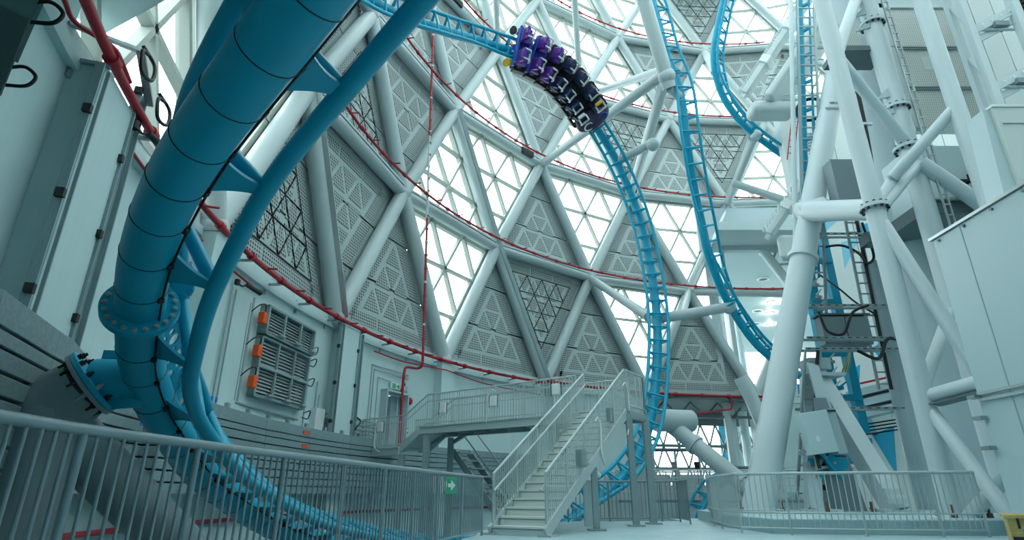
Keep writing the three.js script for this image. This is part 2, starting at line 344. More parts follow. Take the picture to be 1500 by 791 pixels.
// ================================================================ STAIRCASE AND WALKWAY
{
  const t = thing('staircase', 'white steel staircase with wire mesh side panels climbing to the walkway', 'staircase');
  const B = V(0.12, 0, -12.78), d = V(0.53, 0, -0.848).normalize(), s = V(0.848, 0, 0.53).normalize(), W = 0.62, RISE = 3.0, RUN = 4.75, N = 17;
  const L = (u, v, y) => B.clone().addScaledVector(s, u).addScaledVector(d, v).setY(y);
  for (let i = 0; i < N; i++) {
    const v = RUN * i / N, y = RISE * (i + 1) / N;
    mesh('tread', bar(L(-W, v + 0.13, y - 0.02), L(W, v + 0.13, y - 0.02), 0.3, 0.04, Y), M.tread, t);
    mesh('nosing', bar(L(-W, v - 0.02, y - 0.05), L(W, v - 0.02, y - 0.05), 0.02, 0.025, Y), M.grey, t);
    mesh('riser', bar(L(-W, v, y - RISE / N / 2 - 0.02), L(W, v, y - RISE / N / 2 - 0.02), 0.02, RISE / N - 0.02, Y), M.tread, t);
  }
  for (const u of [-W - 0.04, W + 0.04]) mesh('stringer', merge([bar(L(u, -0.05, -0.02 + 0.08), L(u, RUN, RISE - 0.1), 0.06, 0.22, Y), bar(L(u, -0.1, 0.02), L(u, 0.25, 0.02), 0.3, 0.04, Y)]), M.railPale, t);
  // side railings follow the flight
  for (const [u, nm] of [[-W - 0.02, 0], [W + 0.02, 1]]) {
    const p0 = L(u, 0.05, 0.1), p1 = L(u, RUN + 0.05, RISE + 0.02), e = V(0, 1.1, 0);
    mesh('handrail', merge([cyl(p0.clone().add(e), p1.clone().add(e), 0.03), cyl(p0.clone().add(e), p0.clone().setY(0), 0.03), ball(p0.clone().add(e), 0.03)]), M.railPale, t);
    mesh('inner_handrail', cyl(L(u * 0.88, -0.05, 0.85), L(u * 0.88, RUN, RISE + 0.8), 0.026), M.railPale, t);
    mesh('foot_rail', cyl(p0, p1, 0.015), M.railPale, t);
    for (let k = 0; k <= 55; k++) { const f = k / 55, q = p0.clone().lerp(p1, f), th = k % 11 === 0; post(th ? 'post' : 'baluster', q, 1.1, th ? 0.027 : 0.0125, M.railPale, t); }
    if (nm) for (let k = 1; k < 18; k++) {   // horizontal wires of the mesh on the open side
      const y = k * 0.235, f0 = Math.max(0, (y - 1.1 - p0.y) / (p1.y - p0.y)), f1 = Math.min(1, (y - p0.y) / (p1.y - p0.y));
      if (f1 > f0) mesh('mesh_wire', cyl(p0.clone().lerp(p1, f0).setY(y), p0.clone().lerp(p1, f1).setY(y), 0.009, 0.009, 6), M.railPale, t);
    }
  }
  // landing at the top
  const c = [L(-W - 0.1, RUN, 2.98), L(W + 0.1, RUN, 2.98), L(W + 0.1, RUN + 1.35, 2.98), L(-W - 0.1, RUN + 1.35, 2.98)];
  mesh('landing', prism(c.map((p) => [p.x, -p.z]), 0.05).rotateX(-Math.PI / 2).translate(0, 2.95, 0), M.railPale, t);
  for (const [a, b] of [[0, 1], [1, 2], [2, 3]]) mesh('landing_beam', bar(c[a].clone().setY(2.86), c[b].clone().setY(2.86), 0.08, 0.2), M.galvPlain, t);
  for (const [p, w] of [[c[1], 0.16], [c[2], 0.18], [L(W, RUN * 0.52, 1.5), 0.14]]) { const q = p.clone(); mesh('support_post', merge([bar(q.clone().setY(0.02), q.clone().setY(p.y - 0.12), w, w, V(1, 0, 0)), bx(q.x, 0.02, q.z, 0.4, 0.04, 0.4)]), M.galvPlain, t); }
  const lr = (pts) => { for (let i = 0; i < pts.length - 1; i++) { const a = pts[i], b = pts[i + 1]; mesh('landing_rail', merge([1.1, 0.12].map((y) => cyl(a.clone().setY(3 + y), b.clone().setY(3 + y), 0.026))), M.railPale, t); const n = Math.round(a.distanceTo(b) / 0.11); for (let k = 0; k <= n; k++) post(k === 0 || k === n ? 'post' : 'baluster', a.clone().lerp(b, k / n).setY(3), 1.1, k === 0 || k === n ? 0.026 : 0.0125, M.railPale, t); } };
  lr([c[1], c[2], c[3]]);
  // walkway
  const w = thing('walkway', 'raised grey steel walkway from the wall door to the staircase landing', 'walkway');
  const a0 = V(2.45, 3, -17.55), d1 = V(-0.81, 0, -0.586).normalize(), s1 = V(-0.586, 0, 0.81).normalize();
  const K = (v, u, y) => V(2.1, 0, -18.0).addScaledVector(d1, v).addScaledVector(s1, u).setY(y);   // v along, u across (positive faces the stairs)
  const LEN = 6.1, HW = 0.68;
  mesh('deck', bar(K(-0.4, 0, 2.98), K(LEN, 0, 2.98), HW * 2, 0.05), M.galvPlain, w);
  for (const u of [-HW, HW]) { mesh('side_beam', merge([bar(K(-0.3, u, 2.86), K(LEN, u, 2.86), 0.07, 0.24), bar(K(-0.3, u, 2.75), K(LEN, u, 2.75), 0.15, 0.02), bar(K(-0.3, u, 2.98), K(LEN, u, 2.98), 0.15, 0.02)]), M.railPale, w); }
  for (let v = 0.3; v < LEN; v += 0.75) mesh('cross_beam', bar(K(v, -HW, 2.84), K(v, HW, 2.84), 0.06, 0.14), M.galvPlain, w);
  // the short ramp down and the landing at the door
  mesh('ramp', merge([-HW, 0, HW].map((u) => u === 0 ? bar(K(LEN, 0, 2.98), K(LEN + 1.0, 0, 2.36), HW * 2, 0.05) : bar(K(LEN, u, 2.88), K(LEN + 1.0, u, 2.26), 0.07, 0.24))), M.railPale, w);
  mesh('door_landing', merge([bar(K(LEN + 0.95, 0, 2.34), K(LEN + 4.2, 0, 2.34), HW * 2 + 0.2, 0.05), bar(K(LEN + 0.95, HW + 0.05, 2.22), K(LEN + 4.3, HW + 0.05, 2.22), 0.07, 0.24), bar(K(LEN + 0.95, HW + 0.05, 2.33), K(LEN + 4.3, HW + 0.05, 2.33), 0.15, 0.02), bar(K(LEN + 0.95, HW + 0.05, 2.1), K(LEN + 4.3, HW + 0.05, 2.1), 0.15, 0.02)]), M.railPale, w);
  for (const v of [1.3, LEN - 0.3, LEN + 0.9]) for (const u of [-HW + 0.05, HW - 0.05]) mesh('column', merge([bar(K(v, u, -4), K(v, u, 2.1 + (v < LEN ? 0.6 : 0)), 0.22, 0.22, V(1, 0, 0)), bar(K(v, u, 2.5), K(v - 0.7, u, 2.78), 0.1, 0.12)]), M.galvPlain, w);
  const rails = (P, n, col = M.railPale) => {
    for (let i = 0; i < P.length - 1; i++) {
      const a = P[i], b = P[i + 1];
      mesh('guard_rail', merge([1.1, 0.86, 0.1].map((y, j) => cyl(a.clone().setY(a.y + y), b.clone().setY(b.y + y), j ? 0.017 : 0.026))), col, w);
      const c = Math.max(2, Math.round(a.distanceTo(b) / 0.115));
      for (let k = 0; k <= c; k++) { const th = k % 10 === 0; post(th ? 'post' : 'baluster', a.clone().lerp(b, k / c), 1.1, th ? 0.024 : 0.0125, col, w); }
    }
  };
  rails([K(-0.25, HW, 3), K(LEN - 0.3, HW, 3), K(LEN + 0.8, HW, 2.36), K(LEN + 4.2, HW, 2.36)]);
  rails([K(-0.9, -HW, 3), K(LEN - 0.3, -HW, 3), K(LEN + 0.8, -HW, 2.36), K(LEN + 1.6, -HW, 2.36)]);
  // flight from the pit up to the landing, under the walkway
  for (let i = 0; i < 12; i++) mesh('lower_tread', bar(K(LEN - 0.4 - i * 0.27, -HW - 0.2, 2.2 - i * 0.28), K(LEN - 0.4 - i * 0.27, -HW - 1.1, 2.2 - i * 0.28), 0.26, 0.04), M.galvPlain, w);
  for (const u of [-HW - 0.2, -HW - 1.1]) mesh('lower_stringer', bar(K(LEN - 0.2, u, 2.25), K(LEN - 3.6, u, -1.2), 0.06, 0.24), M.galvPlain, w);
  for (const u of [-HW - 0.2, -HW - 1.1]) mesh('lower_handrail', cyl(K(LEN - 0.2, u, 3.3), K(LEN - 3.6, u, -0.2), 0.025), M.grey, w);
  // lamps clipped to the guard rails
  const lampWords = ['above the ramp', 'over the middle column', 'near the staircase landing', 'by the wall door'];
  [[LEN - 1.1, 3.55], [LEN - 3.3, 3.6], [0.4, 3.75], [LEN + 2.0, 3.1]].forEach(([v, y], i) => {
    const l = thing('rail_lamp', `small white lamp box clipped to the walkway railing ${lampWords[i]}`, 'lamp', 'lamp boxes on the walkway railing');
    const p = K(v, HW + 0.07, y);
    const b = mesh('housing', new RoundedBoxGeometry(0.26, 0.34, 0.12, 2, 0.03), M.white, l); b.position.copy(p); b.rotation.y = Math.atan2(s1.x, s1.z);
    mesh('bracket', merge([-0.18, 0.18].map((q) => cyl(p.clone().addScaledVector(d1, q).setY(y - 0.2), p.clone().addScaledVector(d1, q).setY(y + 0.2), 0.012))), M.dark, l);
  });
  const hook = (name, label, pts, cat = 'cable') => tag(mesh(name, tube(pts, 0.022, 40, 8), M.white), label, cat, 'white conduits on the railings');
  hook('white_conduit', 'white looped conduit hanging on the walkway railing above the arch', [K(3.1, HW + 0.06, 2.95), K(3.0, HW + 0.08, 3.4), K(3.0, HW + 0.08, 3.85), K(2.85, HW + 0.08, 3.98), K(2.7, HW + 0.08, 3.9)]);
  hook('white_conduit', 'white looped conduit on the railing of the door landing', [K(LEN + 1.9, HW + 0.1, 2.2), K(LEN + 2.2, HW + 0.1, 2.4), K(LEN + 2.2, HW + 0.1, 3.1), K(LEN + 2.1, HW + 0.1, 3.25), K(LEN + 1.95, HW + 0.1, 3.15)]);
  hook('white_conduit', 'white looped conduit on the staircase landing side', [L(W + 0.09, RUN - 0.15, 2.3), L(W + 0.1, RUN + 0.02, 2.7), L(W + 0.1, RUN + 0.03, 3.5), L(W + 0.1, RUN - 0.1, 3.72), L(W + 0.1, RUN - 0.3, 3.6)]);
  hook('white_conduit', 'white looped conduit halfway up the staircase mesh', [L(W + 0.09, RUN * 0.62, 1.45), L(W + 0.1, RUN * 0.58, 1.7), L(W + 0.1, RUN * 0.58, 2.4), L(W + 0.1, RUN * 0.55, 2.55), L(W + 0.1, RUN * 0.52, 2.45)]);
  const jb = tag(mesh('junction_box', merge([bar(L(W + 0.02, RUN * 0.34, 1.55), L(W + 0.16, RUN * 0.34, 1.55), 0.3, 0.36), ...[-0.12, 0.12].map((q) => bar(L(W + 0.17, RUN * 0.34 - 0.2, 1.55 + q), L(W + 0.17, RUN * 0.34 + 0.24, 1.55 + q), 0.02, 0.03))]), M.galvPlain), 'grey junction box on the staircase mesh panel', 'box');
  tag(mesh('junction_box', merge([bar(L(W + 0.02, RUN * 0.72, 2.7), L(W + 0.14, RUN * 0.72, 2.7), 0.14, 0.34), bar(L(W + 0.02, RUN * 0.72 + 0.14, 2.7), L(W + 0.14, RUN * 0.72 + 0.14, 2.7), 0.02, 0.38)]), M.galvPlain), 'narrow grey junction box high on the staircase side', 'box');
  const bol = thing('bollard_lamp', 'dark square bollard with a white round lamp under the staircase', 'lamp');
  mesh('post', bx(2.05, 0.55, -16.6, 0.26, 1.1, 0.2), M.towerGrey, bol); mesh('side_plate', bx(2.21, 0.6, -16.6, 0.05, 1.2, 0.22), M.dark, bol); mesh('lamp_head', new THREE.SphereGeometry(0.12, 16, 12).scale(1.2, 0.9, 1).translate(2.27, 1.27, -16.6), M.white, bol);
}
// exit sign hung on the pit railing
{
  const t = thing('exit_sign', 'white box sign with green arrow hung on the curved railing', 'sign');
  const p = V(-1.12, 0.93, -10.55); t.position.copy(p); t.rotation.y = 0.35;
  mesh('housing', new RoundedBoxGeometry(0.18, 0.28, 0.1, 2, 0.015).translate(-0.16, 0, 0), M.white, t);
  mesh('face', new RoundedBoxGeometry(0.24, 0.28, 0.05, 2, 0.01).translate(0.05, 0, -0.01), M.signGreen, t);
  mesh('arrow', merge([prism([[0.02, 0.03], [0.07, 0.03], [0.07, 0.09], [0.15, 0], [0.07, -0.09], [0.07, -0.03], [0.02, -0.03]], 0.008).translate(0, 0, 0.016), prism([[-0.05, -0.09], [-0.02, -0.09], [0.0, 0.03], [-0.02, 0.09], [-0.05, 0.05]], 0.008).translate(0, 0, 0.016)]), M.white, t);
  mesh('hanger', new THREE.TorusGeometry(0.07, 0.016, 8, 20, Math.PI).translate(-0.1, 0.14, 0), M.white, t);
  mesh('conduit', cyl(V(-0.18, -0.14, 0), V(-0.2, -0.92, 0), 0.016), M.white, t);
}

// ================================================================ ROLLER COASTER TRACKS
function crom(A, u) {
  const i = Math.min(Math.floor(u), A.length - 2), t = u - i, p = [-1, 0, 1, 2].map((k) => A[Math.max(0, Math.min(A.length - 1, i + k))]);
  const f = (a, b, c, d) => 0.5 * (2 * b + (-a + c) * t + (2 * a - 5 * b + 4 * c - d) * t * t + (-a + 3 * b - 3 * c + d) * t * t * t);
  return V(f(p[0].x, p[1].x, p[2].x, p[3].x), f(p[0].y, p[1].y, p[2].y, p[3].y), f(p[0].z, p[1].z, p[2].z, p[3].z));
}
class Track {
  constructor(P, N, g, d) { this.P = P.map((p) => V(...p)); this.N = N.map((p) => V(...p)); this.g = g; this.d = d; this.n = P.length - 1; }
  at(u) {
    const p = crom(this.P, u), t = crom(this.P, Math.min(this.n, u + 0.01)).sub(crom(this.P, Math.max(0, u - 0.01))).normalize();
    const n = crom(this.N, u); n.addScaledVector(t, -n.dot(t)).normalize();
    return { p, t, n, b: t.clone().cross(n) };
  }
  off(u, b, n) { const f = this.at(u); return f.p.clone().addScaledVector(f.b, b).addScaledVector(f.n, n); }
  even(gap, u0 = 0, u1 = this.n, first = gap / 2) { const out = []; let last = null, acc = gap - first; for (let u = u0; u <= u1; u += 0.01) { const p = crom(this.P, u); if (last) { acc += p.distanceTo(last); if (acc >= gap) { acc -= gap; out.push(u); } } last = p; } return out; }
  sweep(b, n, r, u0 = 0, u1 = this.n, seg = 12) { const pts = this.even(0.3, u0, u1).map((u) => this.off(u, b, n)); return tube(pts, r, pts.length * 2, seg); }
  matrix(u) { const f = this.at(u); return basis(f.b, f.n, f.t, f.p); }
}
function tieGeometry(g, d, rs, rr, w0, rc) {
  const out = [cyl(V(-g / 2, d, 0), V(g / 2, d, 0), rc, rc, 10)], L = Math.hypot(g / 2, d), th = 0.03;
  for (const s of [-1, 1]) {
    const shp = [], n = 8;
    for (let i = 0; i <= n; i++) { const q = i / n; shp.push([rs * 0.75 + (L - rs * 0.75) * q, w0 * (1 - q) ** 2 + rr * 0.7]); }
    const plate = prism([...shp, ...shp.slice().reverse().map(([x, y]) => [x, -y])], th).translate(0, 0, -th / 2);
    const u = V(s * g / 2, d, 0).normalize(), t = V(0, 0, 1);
    out.push(plate.applyMatrix4(new THREE.Matrix4().makeBasis(u, t, u.clone().cross(t))));
  }
  return merge(out);
}
function buildTrack(t, tr, { rs, rr, gap, mat, u0 = 0, u1, rc = 0.045, w0 = 0.2, slimFrom = 0 }) {
  mesh('spine', tr.sweep(0, 0, rs, u0, u1 ?? tr.n, 24), mat, t);
  for (const s of [-1, 1]) mesh('rail', tr.sweep(s * tr.g / 2, tr.d, rr, u0, u1 ?? tr.n, 14), mat, t);
  const near = tieGeometry(tr.g, tr.d, rs, rr, w0, 0.068), far = tieGeometry(tr.g, tr.d, rs, rr * 0.8, 0.035, rc);   // broad gussets where the track is heavily loaded, slim ones above
  const spots = slimFrom ? [...tr.even(1.25, u0, 6.2, 0.23), ...tr.even(0.8, 6.2, 9.2), ...tr.even(gap, 9.2, tr.n)] : tr.even(gap, u0, u1 ?? tr.n);
  for (const u of spots) place(mesh('tie', u < slimFrom ? near : far, mat, t), tr.matrix(u));
}
const mainP = [[-0.52, 3.81, -2.0], [-1.35, 3.48, -2.72], [-2.47, 3.12, -3.77], [-3.19, 2.77, -4.65], [-3.68, 2.39, -5.5], [-4.02, 2.07, -6.26], [-4.19, 1.6, -7.2], [-4.32, 0.82, -9.22], [-3.82, -0.12, -12.69], [-1.65, -0.92, -17.83], [0.68, -0.82, -21.01], [2.79, 0.36, -22.7], [4.4, 1.49, -23.86], [5.75, 3.31, -25.3], [6.66, 6.15, -26.35], [7.09, 9.71, -27.11], [6.75, 13.82, -27.13], [5.6, 17.07, -26.4], [4.19, 18.86, -25.17], [2.75, 19.95, -23.68], [1.0, 20.44, -22.42], [-0.96, 20.39, -21.36], [-2.96, 19.52, -19.55], [-4.63, 18.66, -17.74], [-5.72, 17.92, -15.89], [-6.2, 17.23, -14.01]];
const mainN = [[0.15, 0.82, -0.55], [0.2, 0.82, -0.54], [0.35, 0.72, -0.6], [0.64, 0.44, -0.63], [0.8, 0.29, -0.53], [0.88, 0.28, -0.39], [0.86, 0.43, -0.27], [0.68, 0.71, -0.18], [0.41, 0.91, -0.06], [0.3, 1.0, 0.0], [0.1, 1.0, 0.3], [0.0, 0.8, 0.6], [0.0, 0.5, 0.9], [0.0, 0.2, 1.0], [-0.1, 0.0, 1.0], [-0.1, -0.1, 1.0], [-0.2, -0.2, 1.0], [-0.25, -0.3, 1.0], [-0.2, -0.3, 0.9], [-0.15, -0.35, 0.9], [-0.1, -0.35, 0.9], [0.0, -0.3, 0.9], [0.1, -0.2, 0.9], [0.2, -0.3, 0.9], [0.2, -0.4, 0.9], [0.2, -0.4, 0.9]];
const main = new Track(mainP, mainN, 0.89, 0.42);
{
  const t = thing('coaster_track', 'blue tubular coaster track sweeping overhead, through the pit and up under the train', 'coaster track');
  // one continuous track: thick near stretch, then the climb
  buildTrack(t, main, { rs: 0.215, rr: 0.08, gap: 0.72, mat: M.blue, slimFrom: 9.2 });
  const hoop = new THREE.TorusGeometry(0.216, 0.0042, 6, 40);
  main.even(0.5, 0.2, 8.4).forEach((u) => place(mesh('cable_strap', hoop, M.rubber, t), main.matrix(u)));
  const clip = new RoundedBoxGeometry(0.05, 0.06, 0.07, 1, 0.012);
  main.even(0.5, 0.2, 8.4).forEach((u) => { const m = mesh('cable_clip', clip, M.rubber, t); place(m, main.matrix(u)); m.position.copy(main.off(u, 0.19, 0.11)); });
  mesh('cable', main.sweep(0.2, 0.12, 0.011, 0.2, 8.4, 6), M.rubber, t);
  // bolted flange joint
  const fm = main.matrix(3.78);
  const fl = sub('flange', t); place(fl, fm);
  mesh('flange_ring', new THREE.CylinderGeometry(0.335, 0.335, 0.075, 40).rotateX(Math.PI / 2), M.blue, fl);
  const boltG = merge([new THREE.CylinderGeometry(0.019, 0.019, 0.13, 6).rotateX(Math.PI / 2), new THREE.CylinderGeometry(0.026, 0.026, 0.02, 10).rotateX(Math.PI / 2).translate(0, 0, 0.045), new THREE.CylinderGeometry(0.026, 0.026, 0.02, 10).rotateX(Math.PI / 2).translate(0, 0, -0.045)]);
  for (let k = 0; k < 20; k++) { const b = mesh('bolt', boltG, M.galvPlain, fl); b.position.set(Math.cos(k * Math.PI / 10) * 0.29, Math.sin(k * Math.PI / 10) * 0.29, 0); }
  // rail joint block on the far rail and on the near rail
  for (const s of [-1]) { const c = sub('rail_joint', t); place(c, main.matrix(3.95)); c.position.copy(main.off(3.95, s * 0.445, 0.42)); mesh('block', new RoundedBoxGeometry(0.2, 0.24, 0.3, 2, 0.03), M.blue, c); for (const [x, y] of [[0.07, 0.08], [-0.07, 0.08], [0.07, -0.08], [-0.07, -0.08]]) mesh('bolt', new THREE.CylinderGeometry(0.025, 0.025, 0.36, 8).rotateX(Math.PI / 2).translate(x, y, 0), M.galvPlain, c); }
  // lattice web plates between the spine and the far rail where the track bottoms out
  const plate = (() => { const s = new THREE.Shape([[0.16, -0.3], [0.56, -0.22], [0.56, 0.22], [0.16, 0.3]].map((p) => new THREE.Vector2(...p))); for (const [x, y, r] of [[0.28, 0.13, 0.07], [0.28, -0.12, 0.06], [0.43, 0.0, 0.075], [0.4, 0.15, 0.035], [0.42, -0.15, 0.04]]) { const h = new THREE.Path(); h.absarc(x, y, r, 0, Math.PI * 2); s.holes.push(h); } return new THREE.ExtrudeGeometry(s, { depth: 0.02, bevelEnabled: false, curveSegments: 10 }); })();
  const u = V(-0.445, 0.42, 0).normalize(), z = V(0, 0, 1); plate.applyMatrix4(new THREE.Matrix4().makeBasis(u, z, u.clone().cross(z)));
  main.even(0.6, 4.6, 7.2).forEach((q) => place(mesh('web_plate', plate, M.blue, t), main.matrix(q)));
  // stub and bolted plate that carry the track
  const c0 = main.at(5.2).p, c1 = V(-4.58, 1.96, -6.36);
  const st = sub('support_stub', t);
  mesh('stub', merge([cyl(c0, c1, 0.2, 0.24, 20), bar(c0.clone().add(V(0, 0.2, 0)), c1.clone().add(V(0, 0.24, 0)), 0.03, 0.2), bar(c0.clone().add(V(0, -0.22, 0)), c1.clone().add(V(0, -0.24, 0)), 0.03, 0.18)]), M.blue, st);
  const ax2 = V(-0.73, -0.63, 0.25).normalize();
  mesh('plate', cyl(c1, c1.clone().addScaledVector(ax2, 0.05), 0.38, 0.38, 28), M.blue, st);
  mesh('mating_plate', cyl(c1.clone().addScaledVector(ax2, 0.055), c1.clone().addScaledVector(ax2, 0.1), 0.38, 0.38, 28), M.support, st);
  const q = new THREE.Quaternion().setFromUnitVectors(Y, ax2);
  for (let k = 0; k < 12; k++) { const o = V(Math.cos(k * Math.PI / 6 + 0.2) * 0.315, 0, Math.sin(k * Math.PI / 6 + 0.2) * 0.315).applyQuaternion(q).add(c1); mesh('bolt', merge([cyl(o.clone().addScaledVector(ax2, -0.07), o.clone().addScaledVector(ax2, 0.2), 0.017, 0.017, 8), cyl(o.clone().addScaledVector(ax2, 0.1), o.clone().addScaledVector(ax2, 0.14), 0.032, 0.032, 6), cyl(o.clone().addScaledVector(ax2, -0.04), o, 0.032, 0.032, 6)]), k % 5 === 3 ? M.galvPlain : M.dark, st); }
  // grey steel leg under the stub
  const s = thing('track_support', 'dark grey forked steel support bolted to the stub of the banked blue track', 'support');
  const h0 = c1.clone().addScaledVector(ax2, 0.1), h1 = V(-4.98, 1.62, -6.3);
  mesh('head', cyl(h0, h1, 0.33, 0.38, 10), M.support, s);
  mesh('knuckle', ball(h1, 0.38, 18), M.support, s);
  mesh('leg', cyl(h1, V(-4.95, -4, -6.4), 0.4, 0.44, 10), M.support, s);
  mesh('leg', cyl(h1.clone().add(V(0.1, -0.1, 0)), V(-3.64, -1.0, -9.6), 0.3, 0.28, 24), M.support, s);
  mesh('foot', cyl(V(-3.64, -1.0, -9.6), V(-3.6, -4, -9.7), 0.36, 0.42, 16), M.support, s);
}
// ---- the train
{
  const t = thing('coaster_train', 'purple and navy coaster train with white lap bars on the blue track', 'train');
  const seatG = merge([new RoundedBoxGeometry(0.42, 0.12, 0.42, 2, 0.04).translate(0, 0.1, 0), new RoundedBoxGeometry(0.42, 0.62, 0.13, 2, 0.05).rotateX(-0.15).translate(0, 0.42, 0.22), new RoundedBoxGeometry(0.06, 0.3, 0.36, 2, 0.02).translate(-0.21, 0.22, 0.08), new RoundedBoxGeometry(0.06, 0.3, 0.36, 2, 0.02).translate(0.21, 0.22, 0.08)]);
  const headG = new RoundedBoxGeometry(0.27, 0.2, 0.12, 2, 0.045).translate(0, 0.82, 0.3);
  const barG = merge([tube([V(-0.15, 0.8, 0.24), V(-0.15, 0.75, -0.02), V(-0.13, 0.45, -0.16), V(0, 0.36, -0.2), V(0.13, 0.45, -0.16), V(0.15, 0.75, -0.02), V(0.15, 0.8, 0.24)], 0.028, 36, 8), cyl(V(-0.16, 0.4, -0.15), V(0.16, 0.4, -0.15), 0.03)]);
  const chassisG = merge([new RoundedBoxGeometry(1.15, 0.12, 0.72, 2, 0.03).translate(0, 0.12, 0), new RoundedBoxGeometry(1.3, 0.26, 0.08, 2, 0.03).translate(0, 0.24, 0.34), new THREE.BoxGeometry(0.22, 0.16, 0.86).translate(0, 0.06, 0)]);
  const wheelG = new THREE.CylinderGeometry(0.11, 0.11, 0.06, 18).rotateZ(Math.PI / 2);
  const cars = 7, us = []; let u = 18.3;
  for (let i = 0; i < cars; i++) { us.push(u); let L = 0; while (L < 0.76) { const a = main.at(u).p; u += 0.01; L += main.at(u).p.distanceTo(a); } }
  us.forEach((uu, i) => {
    const c = sub('car', t), f = main.at(uu), big = 1.15;
    place(c, basis(f.b.clone().negate(), f.n, f.t, f.p.clone().addScaledVector(f.n, 0.42))); c.scale.set(1.4, 1.3, big);
    const body = i === 0 ? M.plum : i >= 5 ? M.purple : M.navy;
    mesh('chassis', chassisG, i >= 5 ? M.cobalt : M.dark, c);
    for (const s of [-1, 1]) {
      const x = s * 0.36;
      const add = (n, g, m) => { const o = mesh(n, g, m, c); o.position.set(x, 0.16, 0); return o; };
      add('seat', seatG, i >= 4 ? M.purple : M.navy);
      add('headrest', headG, i === 0 ? (s < 0 ? M.yellow : M.white) : i >= 4 ? M.purple : body);
      add('lap_bar', barG, M.white);
      for (const z of [-0.2, 0.2]) for (const y of [0.13, -0.16]) { const w = mesh('wheel', wheelG, y > 0 ? M.rubber : M.dark, c); w.position.set(s * 0.58, y, z); }
      mesh('bogie', new RoundedBoxGeometry(0.1, 0.34, 0.5, 1, 0.02).translate(s * 0.68, 0, 0), M.dark, c);
    }
    if (i === 0) {
      const nose = new THREE.SphereGeometry(1, 24, 16); nose.scale(0.68, 0.36, 0.5); nose.translate(0, 0.2, -0.32); mesh('nose', nose, M.plum, c);
      for (const s of [-1, 1]) mesh('nose_trim', new THREE.TorusGeometry(0.17, 0.03, 8, 24).rotateX(1.2).translate(s * 0.3, 0.5, -0.45), s < 0 ? M.cobalt : M.white, c);
    }
    if (i === cars - 1) { mesh('end_bumper', new RoundedBoxGeometry(0.14, 1.2, 0.1, 2, 0.03).rotateZ(Math.PI / 2).translate(0, 0.55, 0.42), M.cobalt, c); for (const s of [-1, 1]) mesh('guide_wheel', new THREE.CylinderGeometry(0.14, 0.14, 0.12, 18).translate(s * 0.55, 0.05, 0.55), s > 0 ? M.yellow : M.dark, c); }
  });
}
// ---- the other tracks
const lateral = (P, n) => P.map(() => n);
{
  const P = [[6.3, 26.4, -21.2], [6.8, 24.44, -21.94], [7.15, 23.64, -22.25], [7.6, 21.2, -22.66], [8.13, 19.14, -22.92], [8.31, 16.68, -23.34], [8.63, 14.71, -24.1], [8.99, 13.04, -24.75], [9.51, 11.06, -25.52], [10.36, 9.24, -26.22], [11.57, 7.57, -26.87], [12.87, 6.51, -27.28], [14.4, 5.66, -27.4]];
  const N = [[0.5, 0, 0.8], [0.5, 0, 0.8], [0.5, 0, 0.8], [0.4, 0, 0.9], [0.3, 0, 0.95], [0.2, 0, 1], [0.2, 0.1, 1], [0.3, 0.2, 0.9], [0.5, 0.4, 0.7], [0.6, 0.6, 0.5], [0.5, 0.8, 0.4], [0.3, 0.9, 0.3], [0.3, 0.9, 0.3]];
  const tr = new Track(P, N, 0.95, 0.4), t = thing('coaster_track', 'blue coaster track dropping beside the train, carried by white struts', 'coaster track');
  buildTrack(t, tr, { rs: 0.2, rr: 0.07, gap: 0.75, mat: M.blue });
  for (const u of [3.6, 9.0]) { const f = sub('flange', t); place(f, tr.matrix(u)); mesh('flange_ring', new THREE.CylinderGeometry(0.32, 0.32, 0.1, 24).rotateX(Math.PI / 2), M.blue, f); }
}
{
  const P = [[12.6, 29, -23.5], [11.98, 27.06, -24.14], [11.6, 25.65, -24.69], [11.22, 23.7, -25.44], [11.37, 22.29, -25.99], [11.91, 21.05, -26.47], [12.89, 19.88, -26.92], [14.03, 19, -27.26], [15.36, 18.15, -27.59], [17.06, 17.4, -27.9]];
  const tr = new Track(P, P.map((p, i) => [[0.7, 0, 0.6], [0.75, 0.35, 0.5]][i > 4 ? 1 : 0]), 0.85, 0.36), t = thing('coaster_track', 'blue coaster track curling into the mural wall under the ribbed gantry', 'coaster track');
  buildTrack(t, tr, { rs: 0.19, rr: 0.07, gap: 0.62, mat: M.blue });
  mesh('support_clamp', ball(tr.at(6.6).p, 0.32, 14), M.tower, t);
}
// white steel struts that carry the tracks
function strut(label, list, r, extra = []) {
  const t = thing('track_strut', label, 'strut', 'white tubular track struts');
  list.forEach(([a, b, k = r]) => mesh('tube', cyl(V(...a), V(...b), k, k, 16), M.steel, t));
  for (const [p, k] of extra) mesh('joint', ball(V(...p), k, 14), M.steel, t);
  return t;
}
const ND = (row, k) => pol(PH + k * STEP, joinR, HY[row]).toArray();
strut('white tubular frame gripping the dropping blue track beside the train', [[[5.3, 25.5, -19.6], [7.55, 18.9, -22.6], 0.34], [[7.33, 19.7, -22.2], ND(3, -1.5), 0.22], [[7.33, 19.5, -22.2], ND(2, -2), 0.26], [[7.35, 19.3, -22.3], ND(2, -1), 0.28], [[7.0, 17.3, -24.9], [5.5, 17.2, -26.5], 0.22], [[7.55, 18.9, -22.6], [8.1, 18.7, -22.95], 0.22]], 0.3, [[[7.4, 19.4, -22.35], 0.42], [[7.1, 17.2, -24.8], 0.34]]);
strut('vertical white tube hanging behind the middle of the train', [[[3.96, 33.66, -28.01], ND(3, -1.5), 0.22]], 0.22);
strut('slim white tube above the train tail beside the dome glass', [[[-1.11, 31.14, -26.85], ND(3, -2.5), 0.2]], 0.2);
